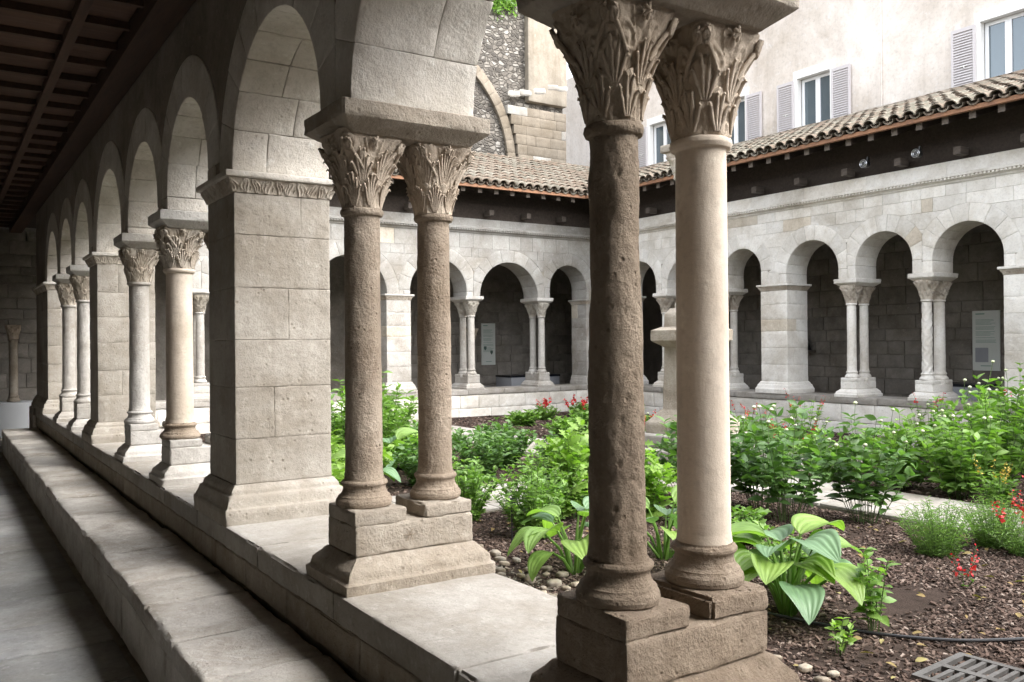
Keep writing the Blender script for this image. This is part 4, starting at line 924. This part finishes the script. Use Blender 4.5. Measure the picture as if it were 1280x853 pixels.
for i in range(1, nb):
    y = -L_ / 2 + e + st * i
    for sx in (-1, 1):
        lo, hi = (.02, W_ / 2 - e) if sx > 0 else (-W_ / 2 + e, -.02); obj('bar', MB().box((lo, y - .011, -.038), (hi, y + .011, -.003)).mesh('bar', (M['iron'],)), gr)
# hose
pts = []
for px, py in ((3.2, 4.0), (3.55, 3.72), (3.87, 3.43), (3.98, 3.08), (4.11, 2.78), (4.33, 2.5), (4.60, 2.30), (4.95, 2.12), (5.4, 1.98), (6.2, 1.9)): pts.append((px, py, float(soil_z(px, py)) + .022))
q = []
for i in range(len(pts) - 1):
    for f in range(6):
        p0, p1, p2, p3 = [np.array(pts[max(0, min(len(pts) - 1, i + d))]) for d in (-1, 0, 1, 2)]; t_ = f / 6
        q.append(.5 * (2 * p1 + (p2 - p0) * t_ + (2 * p0 - 5 * p1 + 4 * p2 - p3) * t_ ** 2 + (3 * p1 - p0 - 3 * p2 + p3) * t_ ** 3))
tag(obj('garden_hose', MB().tube(q, .009, 8).mesh('garden_hose', (M['rubber'],), True)), 'thin black watering hose lying across the bark mulch', 'hose')

# ------------------------------------------------------------------ stone cross base in the middle of the garden
mo = thing('garden_monument', 'stepped stone monument with slender column amid the garden path', 'monument', (PX - .03, PY + .03, .10), R(10))
for nm, hw, z0, z1, sd in (('step', .62, 0, .17, 1), ('step', .60, .17, .30, 2), ('step', .50, .30, .46, 3)):
    V, Q = rbox((2 * hw, 2 * hw, z1 - z0), (16, 16, 4), .02, .008, 4, sd, .03); obj(nm, mesh(nm, V, Q, (M['sill'],)), mo, (0, 0, (z0 + z1) / 2))
pp = dense([(.14, .46), (.14, .58), (.10, .62), (.04, .70), (.0, .74), (-.02, 1.46), (.03, 1.50), (.09, 1.54), (.09, 1.66), (.0, 1.70)], 3); obj('pedestal', mesh('pedestal', *ringblock(pp, .25, .25, 24, .005, 3, chip=.02), (M['near'],), sharp=50), mo)
pp = dense([(.02, 1.70), (.02, 1.85), (-.04, 1.92)], 3); obj('plinth', mesh('plinth', *ringblock(pp, .21, .21, 20, .005, 4, chip=.02), (M['near'],), sharp=50), mo)
obj('shaft', mesh('shaft', *lathe([(.19, 1.92), (.19, 1.97), (.165, 2.0), (.155, 3.4), (.19, 3.44)], 32, .004, 8, 5, 50), (M['white'],), sharp=60), mo)
obj('capital', mesh('capital', *capital(.165, .24, .30, 8, 64, 40, 0), (M['carvew'],), sharp=70), mo, (0, 0, 3.44)); V, Q = rbox((.50, .50, .09), (10, 10, 3), .012, .005, 6, 6, .02); obj('abacus', mesh('abacus', V, Q, (M['near'],)), mo, (0, 0, 3.787))

# ------------------------------------------------------------------ displays in the galleries
def panel(loc, rz, W_, Hh, label, pic):
    t = thing('info_panel', label, 'panel', loc, rz); obj('board', MB().box((-W_ / 2, 0, 0), (W_ / 2, .025, Hh)).mesh('board', (M['panel'],)), t)
    tx = MB(); r_ = random.Random(3); y = -.002; z = Hh - .07
    tx.box((-W_ * .38, y, z), (-W_ * .05, 0, z + .022)); z -= .10
    while z > Hh * (.45 if pic else .30):
        if r_.random() < .85: tx.box((-W_ * .38, y, z), (W_ * r_.uniform(.15, .38), 0, z + .007))
        z -= .022
    tx.box((-W_ * .2, y, .08), (W_ * .22, 0, .095)); o = obj('printed_text', tx.mesh('printed_text', (M['inkgreen'],)), t); o['kind'] = 'stuff'
    if pic: obj('printed_picture', MB().box((-W_ * .40, y, Hh * .14), (W_ * .08, 0, Hh * .38)).mesh('printed_picture', (M['grey'],)), t)
    else:
        for sx, zz in ((-.24, .40), (.22, .30)):
            e = MB(); cx_, cz_ = sx * W_, zz * Hh; e.add([(cx_ - .04, y, cz_ + .05), (cx_ + .04, y, cz_ + .05), (cx_ + .04, y, cz_ - .01), (cx_, y, cz_ - .06), (cx_ - .04, y, cz_ - .01)], [(4, 3, 2, 1, 0)]); obj('printed_crest', e.mesh('printed_crest', (M['ink'],)), t)
    return t
panel((12.02, YN - .03, 1.07), 0, .42, 1.08, 'pale upright info panel with two small crests on the grey back wall', False)
panel((XE - .03, 8.62, 1.05), R(-90), .50, 1.10, 'cream info panel with grey picture on the brown back wall', True)
def box(loc, sz, rz, m, label, top=None, group=None):
    t = thing('display_plinth', label, 'plinth', loc, rz, group); V, Q = rbox(sz, (1, 1, 1), .004); obj('body', mesh('body', V, Q, (M[m],)), t, (0, 0, sz[2] / 2 + .002))
    if top: obj('case_top', MB().box((-sz[0] / 2 - .01, -sz[1] / 2 - .01, sz[2] + .004), (sz[0] / 2 + .01, sz[1] / 2 + .01, sz[2] + .05)).mesh('case_top', (M['black'],)), t)
def frag(loc, h, label):
    t = thing('column_fragment', label, 'column', loc); r = .075
    obj('column_base', mesh('column_base', *lathe(BASEP(r), 24, .003, 9, 2), (M['near'],), sharp=60), t); obj('shaft', mesh('shaft', *lathe([(r, .115), (r * .96, h - .3), (r * 1.15, h - .29), (r * 1.15, h - .27), (r, h - .265)], 24, .003, 9, 2, 30), (M['near'],), sharp=60), t)
    obj('capital', mesh('capital', *capital(r, .14, .26, 4, 64, 40, 0), (M['carve'],), sharp=70), t, (0, 0, h - .263))
zb = .0
box((1.22, 18.55, 0), (.9, .8, .62), 0, 'lightgrey', 'pale grey display plinth under the column fragment at the end of the bench gallery'); frag((1.20, 18.6, .624), 1.42, 'old column with capital on pale plinth at the end of the bench gallery')
box((7.15, 18.6, 0), (.6, .6, .55), 0, 'lightgrey', 'grey display plinth carrying a slim column beside the far pier'); frag((7.1, 18.65, .554), 1.35, 'slim old column on a grey plinth beside the far pier')
box((11.15, 18.6, 0), (.75, .6, .55), 0, 'grey', 'grey display plinth under the column fragment next to the crested panel'); frag((11.1, 18.65, .554), 1.45, 'old column with capital on grey plinth left of the crested panel')
g_ = 'black topped cases by the crested panel'
for x in (12.1, 12.95): box((x, 18.3, 0), (.62, .7, .78), 0, 'grey', 'dark grey case with black top before the crested panel', True, g_)
box((15.2, 8.55, 0), (.9, .7, .80), R(-90), 'grey', 'grey case with wide black top below the picture panel', True)
box((9.0, 18.6, 0), (.5, .5, .42), 0, 'grey', 'small grey box behind the twin columns on the far sill')
t = thing('wall_bell', 'small dark bell shaped fragment on a ledge of the brown back wall', 'bell', (XE - .12, 12.55, 1.42)); obj('bell', mesh('bell', *lathe([(.15, 0), (.14, .02), (.09, .15), (.04, .28), (.01, .31)], 20), (M['lamp'],)), t); obj('ledge', MB().box((-.12, -.2, -.04), (.13, .2, -.002)).mesh('ledge', (M['backwall'],)), t)

# ------------------------------------------------------------------ plants
TMPL = {}
def leaf_template(kind):
    if kind in TMPL: return TMPL[kind]
    if kind == 'ovate': u = [0, .12, .35, .62, .85, 1]; wv = [.04, .55, 1., .80, .36, .0]; cur = .22
    elif kind == 'linear': u = [0, .5, 1]; wv = [.6, 1, .05]; cur = .15
    elif kind == 'lobed': u = [0, .15, .30, .42, .58, .70, .86, 1]; wv = [.06, .7, .35, 1., .42, .75, .22, .0]; cur = .2
    V = []; Fc = []
    for a, b_ in zip(u, wv):
        z = -cur * a ** 2
        V += [(a, -b_ / 2, z + b_ * .10), (a, 0, z), (a, b_ / 2, z + b_ * .10)]
    for i in range(len(u) - 1): Fc += [(3 * i, 3 * i + 3, 3 * i + 4, 3 * i + 1), (3 * i + 1, 3 * i + 4, 3 * i + 5, 3 * i + 2)]
    TMPL[kind] = (np.array(V), np.array(Fc)); return TMPL[kind]
def leaves(base, dirs, L, ratio, kind='ovate', upbias=.8, g=None):
    """many leaves at once: base points, directions, lengths"""
    g = g or rng; n = len(base); d = dirs / np.maximum(np.linalg.norm(dirs, axis=1), 1e-6)[:, None]
    up = np.tile([0, 0, 1.], (n, 1)) * upbias + g.normal(0, .35, (n, 3)); s = np.cross(up, d); s /= np.maximum(np.linalg.norm(s, axis=1), 1e-6)[:, None]; nn = np.cross(d, s)
    T, Fc = leaf_template(kind); L = np.asarray(L)[:, None, None]
    V = base[:, None] + L * (T[None, :, :1] * d[:, None] + T[None, :, 1:2] * ratio * s[:, None] + T[None, :, 2:3] * nn[:, None])
    return V.reshape(-1, 3), (Fc[None] + len(T) * np.arange(n)[:, None, None]).reshape(-1, 4)
def shrub(name, label, cat, x, y, h, r, stems, per, L, ratio, m, kind='ovate', low=.18, group=None, seed=0, spread=.55, buds=0, flower=None, fl_n=0, stemr=.004, fl_size=.05):
    g = np.random.default_rng(seed * 31 + 7); z0 = float(soil_z(x, y)) - .01; t = thing(name, label, cat, (x, y, z0), 0, group)
    sm = MB(); B = []; D = []; Ls = []; tips = []
    for s in range(stems):
        a = g.uniform(0, 2 * np.pi); q = np.sqrt(g.uniform(.02, 1)) * r; hh = h * g.uniform(.68, 1.0) * (1 - .30 * (q / r) ** 2); b0 = np.array((math.cos(a) * q * spread * .5, math.sin(a) * q * spread * .5, 0)); b2 = np.array((math.cos(a) * q, math.sin(a) * q, hh))
        b1 = (b0 + b2) / 2 + np.array((-math.cos(a), -math.sin(a), .6)) * .08 * r
        P_ = [b0 * (1 - k) ** 2 + 2 * b1 * k * (1 - k) + b2 * k * k for k in np.linspace(0, 1, 5)]; sm.tube(P_, [stemr, stemr, stemr * .85, stemr * .7, stemr * .5], 4); tips.append(b2)
        ks = np.linspace(low, 1., per) + g.uniform(-.03, .03, per); a0 = g.uniform(0, 6)
        for i, k in enumerate(ks):
            k = min(1, max(0, k)); p = b0 * (1 - k) ** 2 + 2 * b1 * k * (1 - k) + b2 * k * k; aa = a0 + i * 2.4 + g.uniform(-.5, .5); el = g.uniform(-.15, .65) + .25 * k
            for fl in ((0, np.pi) if kind != 'linear' else (0,)):
                B.append(p); D.append((math.cos(aa + fl) * math.cos(el), math.sin(aa + fl) * math.cos(el), math.sin(el))); Ls.append(L * g.uniform(.6, 1.15) * (1 - .25 * k))
    obj('stems', sm.mesh('stems', (M['stem'],)), t)
    V, Q = leaves(np.array(B), np.array(D), Ls, ratio, kind, .9, g); o = obj('foliage', mesh('foliage', V, Q, (M[m],), True, 60), t)
    if buds:
        bm_ = MB(); st = MB()
        for p in tips[:buds]:
            q = p + np.array((g.uniform(-.05, .05), g.uniform(-.05, .05), g.uniform(.08, .22))); st.tube([p, (p + q) / 2, q], .003, 4); V, Fc = lathe([(.004, -.008), (.016, -.002), (.02, .008), (.012, .02), (.002, .024)], 8); bm_.add(V + q, Fc)
        obj('bud_stalks', st.mesh('bud_stalks', (M['stem'],)), t); obj('buds', bm_.mesh('buds', (M['bud'],), True), t)
    if flower:
        B, D, Ls = [], [], []; st = MB()
        for s in range(fl_n):
            a = g.uniform(0, 6.28); q = r * g.uniform(.2, 1.); p = np.array((math.cos(a) * q, math.sin(a) * q, h * g.uniform(.75, 1.0))); p2 = p + np.array((math.cos(a) * .06, math.sin(a) * .06, g.uniform(.08, .18))); st.tube([p * [.8, .8, .6], p, p2], .0025, 4)
            for k in np.linspace(0, 1, 14): B.append(p + (p2 - p) * k + g.normal(0, .008, 3)); D.append(g.normal(0, 1, 3) * [1, 1, .5]); Ls.append(fl_size * (1 - .5 * k) * g.uniform(.5, 1.))
        V, Q = leaves(np.array(B), np.array(D), Ls, .8, 'ovate', .3, g); obj('flower_stalks', st.mesh('flower_stalks', (M['stem'],)), t); obj('flowers', mesh('flowers', V, Q, (M[flower],), True, 60), t)
    for c_ in t.children: c_['kind'] = 'stuff'
    return t

V, Q = leaves(LIT[0], LIT[1], LIT[2], .5, 'ovate', 1.5, np.random.default_rng(2)); tag(obj('leaf_litter', mesh('leaf_litter', V, Q, (leafmat('dry_leaf', (.22, .15, .07), (.30, .27, .12), .15, .8, .1),), True, 60)), 'dry fallen leaves scattered over the near bark mulch', 'leaf litter', kind='stuff')
# hostas: every big leaf is a piece
def hosta_leaf(L, W_, seed):
    nu, nv = 16, 25; u = np.linspace(0, 1, nu); v = np.linspace(-1, 1, nv); U_, V_ = np.meshgrid(u, v, indexing='ij')
    w_ = np.sin(np.pi * np.clip(U_ * .96 + .02, 0, 1) ** .72) ** .8; w_[-1] = .02; w_[0] = .06
    x = U_ * L; y = V_ * w_ * W_ / 2; z = L * (.10 * np.sin(U_ * 2.2) - .34 * U_ ** 2.2) + W_ * .18 * np.abs(V_) ** 1.5 * w_ - .0020 * L / .3 * np.cos(V_ * np.pi * 6) * w_ * 2.2 + .012 * fbm(np.stack([x * 9, y * 9, x * 0 + seed], -1), 2, seed)
    V = np.stack([x, y, z], -1).reshape(-1, 3); i, k = np.meshgrid(np.arange(nu - 1), np.arange(nv - 1), indexing='ij')
    return V, np.stack([i * nv + k, (i + 1) * nv + k, (i + 1) * nv + k + 1, i * nv + k + 1], -1).reshape(-1, 4)
HL = {(m, s): mesh('leaf', *hosta_leaf(.30, .25, s), (M[m],), True, 80) for m in ('l_blue', 'l_lime', 'l_mid') for s in range(3)}
def hosta(x, y, n, size, h, label, seed, tilt=0.):
    r_ = random.Random(seed); z0 = float(soil_z(x, y)); t = thing('hosta_plant', label, 'plant', (x, y, z0))
    for i in range(n):
        a = i * 2.399 + r_.uniform(-.3, .3); f = (i + .5) / n; rad = (.10 + .20 * f) * size; hz = h * (1.05 - .55 * f) * r_.uniform(.85, 1.1)
        p = Vector((math.cos(a) * rad, math.sin(a) * rad, hz)); b = MB().tube([(math.cos(a) * .03, math.sin(a) * .03, 0), (math.cos(a) * rad * .5, math.sin(a) * rad * .5, hz * .62), tuple(p)], [.014 * size, .011 * size, .006 * size], 6)
        lf = obj('leaf', HL[(r_.choice(['l_blue', 'l_mid', 'l_lime', 'l_mid', 'l_blue']), r_.randrange(3))], t, p, rot=(r_.uniform(-.3, .3), R(-14 + 32 * f) + r_.uniform(-.2, .2), a + r_.uniform(-.25, .25))); s = size * r_.uniform(.8, 1.2); lf.scale = (s, s, s)
        obj('leaf_stalk', b.mesh('leaf_stalk', (M['l_mid'],), True), t)
    return t
hosta(4.04, 3.31, 22, .96, .44, 'large hosta with broad ribbed lime and blue green leaves by the hose', 3)
hosta(3.60, 4.72, 14, .95, .40, 'hosta with drooping blue green leaves beside the pebble strip', 5)
hosta(4.35, 4.65, 11, .85, .36, 'hosta seen between the brown and the smooth column', 8)
hosta(4.55, 9.6, 12, .95, .42, 'lime leaved hosta by the large ashlar pier', 9)
hosta(3.75, 8.6, 9, .85, .36, 'small lime hosta at the foot of the sill wall', 12)

S_ = 0
def many(pts, label, group=None, **kw):
    """label may hold one text for all look-alikes or one text each"""
    global S_
    for i, (x, y, h, r) in enumerate(pts):
        S_ += 1; shrub(x=x, y=y, h=h, r=r, seed=S_, label=label if isinstance(label, str) else label[i], group=group, **kw)
# tall leafy perennials on bare stems, dark ovate leaves with seed heads
many([(6.10, 5.00, 1.06, .42), (6.40, 5.55, 1.02, .42), (6.62, 4.60, .98, .40), (5.95, 5.75, .98, .38), (6.2, 6.3, .9, .35)], 'tall dark leaved perennial on bare stems beside the pale path', 'dark leaved perennials beside the path', name='leafy_perennial', cat='plant', stems=22, per=9, L=.155, ratio=.52, m='l_dark', low=.30, buds=5)
many([(8.45, 5.4, .85, .46), (8.95, 4.75, 1.18, .5), (8.35, 4.75, .85, .38), (9.4, 5.4, .95, .45), (9.9, 5.1, 1.22, .5), (8.5, 3.7, 1.0, .45), (10.6, 5.3, 1.3, .5)], 'tall bushy perennial with fresh green leaves across the pale path', 'bushy perennials across the path', name='leafy_perennial', cat='plant', stems=25, per=10, L=.155, ratio=.48, m='l_mid', low=.15, buds=6)
many([(8.4, 6.25, .6, .42), (9.3, 6.0, .66, .45), (10.2, 5.5, .7, .45), (11.0, 5.0, .8, .5), (9.6, 8.7, .42, .36), (10.4, 8.6, .3, .32), (8.7, 8.6, .45, .36), (11.0, 9.5, .3, .3), (9.2, 10.2, .4, .36), (11.8, 6.5, .3, .3)], 'mid height leafy green plant in front of the right hand sill wall', 'plants in front of the right hand sill wall', name='garden_shrub', cat='plant', stems=24, per=9, L=.14, ratio=.5, m='l_mid', low=.1, buds=3)
# airy bright bushes behind the tan columns
many([(3.98, 5.75, .62, .32), (4.40, 6.2, .74, .34), (3.85, 6.6, .6, .3)], 'airy bright green bush with small lobed leaves behind the pebble strip', 'airy bushes behind the pebble strip', name='airy_bush', cat='bush', stems=54, per=14, L=.08, ratio=.6, m='l_mid', kind='lobed', low=.08)
many([(4.75, 6.2, .92, .32), (5.2, 6.45, .82, .34), (5.15, 5.8, .75, .3)], 'lime green bush with larger jagged leaves next to the airy bushes', 'lime jagged bushes', name='jagged_bush', cat='bush', stems=24, per=9, L=.18, ratio=.62, m='l_lime', kind='lobed', low=.15)
many([(5.2, 8.6, .66, .46), (5.9, 9.2, .62, .44), (6.3, 8.45, .5, .36), (5.5, 10.3, .62, .42), (4.5, 8.6, .6, .38)], 'dense rounded dark green bush in the bed beyond the cross path', 'rounded bushes beyond the cross path', name='round_bush', cat='bush', stems=52, per=13, L=.11, ratio=.55, m='l_dark', low=.06)
many([(5.0, 10.9, 1.22, .46), (4.4, 10.6, 1.15, .44), (5.5, 11.6, 1.08, .46), (4.0, 11.4, 1.15, .44), (3.5, 10.9, 1.0, .4)], 'tall fresh green leafy perennial seen past the large ashlar pier', 'tall perennials past the large pier', name='leafy_perennial', cat='plant', stems=30, per=11, L=.16, ratio=.42, m='l_mid', low=.1)
many([(3.4, 9.6, .5, .38), (3.9, 10.0, .55, .38), (5.0, 9.8, .45, .34), (3.2, 8.0, .42, .3), (4.0, 9.1, .5, .36)], 'low lime green leafy plant near the large ashlar pier', 'low lime plants near the large pier', name='low_plant', cat='plant', stems=24, per=8, L=.16, ratio=.55, m='l_lime', low=.15)
many([(6.1, 12.0, .45, .42), (6.2, 13.4, .36, .4), (5.3, 13.2, .5, .45), (8.7, 11.6, .36, .4), (9.6, 12.2, .36, .4), (9.2, 13.6, .3, .36), (6.2, 14.8, .34, .4), (5.0, 14.6, .5, .45), (4.2, 13.6, .6, .45)], 'low green leafy plant before the far sill wall', 'low plants before the far sill wall', name='low_plant', cat='plant', stems=34, per=11, L=.12, ratio=.55, m='l_mid', low=.05)
many([(10.2, 14.3, .36, .32), (11.2, 14.4, .34, .32), (10.5, 13.3, .36, .3), (11.7, 13.4, .4, .3), (12.2, 14.6, .4, .3)], 'red flowering plant in front of the far sill wall', 'red flowers before the far sill wall', name='red_flower_plant', cat='flower', stems=24, per=9, L=.11, ratio=.5, m='l_mid', low=.1, flower='red', fl_n=7, fl_size=.075)
many([(8.25, 9.2, .5, .3), (10.1, 7.95, .8, .32), (9.0, 7.95, .65, .32), (8.3, 6.75, .55, .28)], 'red flowering plant around the garden monument', 'red flowers around the monument', name='red_flower_plant', cat='flower', stems=22, per=9, L=.10, ratio=.45, m='l_mid', low=.1, flower='red', fl_n=6, fl_size=.04)
many([(11.3, 5.9, .95, .3), (10.6, 6.4, .9, .3)], 'tall red flower spikes rising before the right hand sill', 'tall red spikes', name='red_flower_plant', cat='flower', stems=22, per=9, L=.10, ratio=.45, m='l_mid', low=.1, flower='red', fl_n=4, fl_size=.045)
# feathery tufts and red sage by the path
many([(6.08, 3.62, .44, .28), (6.60, 3.50, .42, .25)], ['fine feathery pale green tuft in the mulch before the pale path', 'fine feathery tuft next to the red sage'], name='feathery_tuft', cat='plant', stems=170, per=14, L=.055, ratio=.12, m='l_grey', kind='linear', low=.08, spread=.8, stemr=.0015)
many([(6.50, 3.22, .34, .25), (6.95, 3.12, .48, .25)], ['low feathery sage with bright red flower spikes beside the path', 'taller red flowering sage behind the low one'], name='red_sage', cat='flower', stems=90, per=11, L=.055, ratio=.15, m='l_grey', kind='linear', low=.1, flower='red', fl_n=9, fl_size=.045, stemr=.0015)
many([(8.12, 4.30, .34, .2)], 'small plant with yellowing leaf heads across the path', name='yellow_plant', cat='plant', stems=30, per=8, L=.08, ratio=.5, m='l_mid', low=.1, flower='yellow', fl_n=6, fl_size=.035)
many([(7.95, 3.1, .85, .28)], 'tall feathery green tuft behind the red sage', name='feathery_tuft', cat='plant', stems=110, per=14, L=.07, ratio=.12, m='l_grey', kind='linear', low=.1, spread=.8, stemr=.0015)
# young plants in the mulch
many([(4.16, 2.84, .52, .10)], 'young upright plant with scattered green leaves behind the hose', name='young_plant', cat='plant', stems=7, per=8, L=.085, ratio=.6, m='l_mid', low=.25)
many([(3.72, 2.74, .2, .10)], 'small seedling with brown twigs by the pebbles', name='seedling', cat='plant', stems=6, per=4, L=.06, ratio=.6, m='l_lime', low=.5)
many([(4.40, 3.60, .36, .25), (4.75, 3.9, .3, .2)], ['loose low plant with lobed leaves beside the large hosta', 'smaller loose plant with lobed leaves farther behind the large hosta'], name='young_plant', cat='plant', stems=14, per=6, L=.085, ratio=.6, m='l_mid', kind='lobed', low=.3)
many([(5.35, 3.02, .10, .06)], 'fallen looking red flower head low on the bark mulch', name='red_flower_plant', cat='flower', stems=3, per=2, L=.04, ratio=.5, m='l_mid', flower='red', fl_n=3, fl_size=.04)
many([(5.5, 4.9, .2, .24), (5.6, 5.5, .24, .28), (5.3, 5.4, .2, .25), (5.2, 4.6, .16, .2)], 'low ground cover leaves under the dark leaved perennials', 'ground cover under the perennials', name='ground_cover', cat='plant', stems=26, per=4, L=.085, ratio=.55, m='l_mid', low=.3)
# plant tag
t = thing('plant_stake', 'thin black plant stake in the mulch behind the pebbles', 'stake', (3.75, 5.72, float(soil_z(3.75, 5.72)))); obj('rod', MB().box((-.004, -.004, -.02), (.004, .004, .34)).mesh('rod', (M['rubber'],)), t); obj('tag', MB().box((-.03, -.006, .30), (.03, -.0045, .345)).mesh('tag', (M['rubber'],)), t)
t = thing('plant_stake', 'thin black plant stake beside the red sage', 'stake', (6.75, 3.10, float(soil_z(6.75, 3.1)))); obj('rod', MB().box((-.004, -.004, -.02), (.004, .004, .42)).mesh('rod', (M['rubber'],)), t); obj('tag', MB().box((-.045, -.012, .40), (.045, -.0105, .44)).mesh('tag', (M['rubber'],)), t)
# creepers on top of the church wall
for i, (x, z) in enumerate(((12.35, 11.0), (12.75, 10.9), (13.15, 10.95))):
    g = np.random.default_rng(i); n = 260; B = np.stack([g.normal(0, .16, n), g.uniform(-.14, -.02, n), g.normal(0, .16, n)], -1); t = thing('wall_creeper', 'tuft of green creeper growing on the rubble church wall', 'plant', (x, YC, z), 0, 'creepers on the church wall')
    V, Q = leaves(B, g.normal(0, 1, (n, 3)) * [1, .6, 1] + [0, -.5, 0], g.uniform(.06, .12, n), .6, 'ovate', .3, g); obj('foliage', mesh('foliage', V, Q, (M['l_mid'],), True, 60), t)
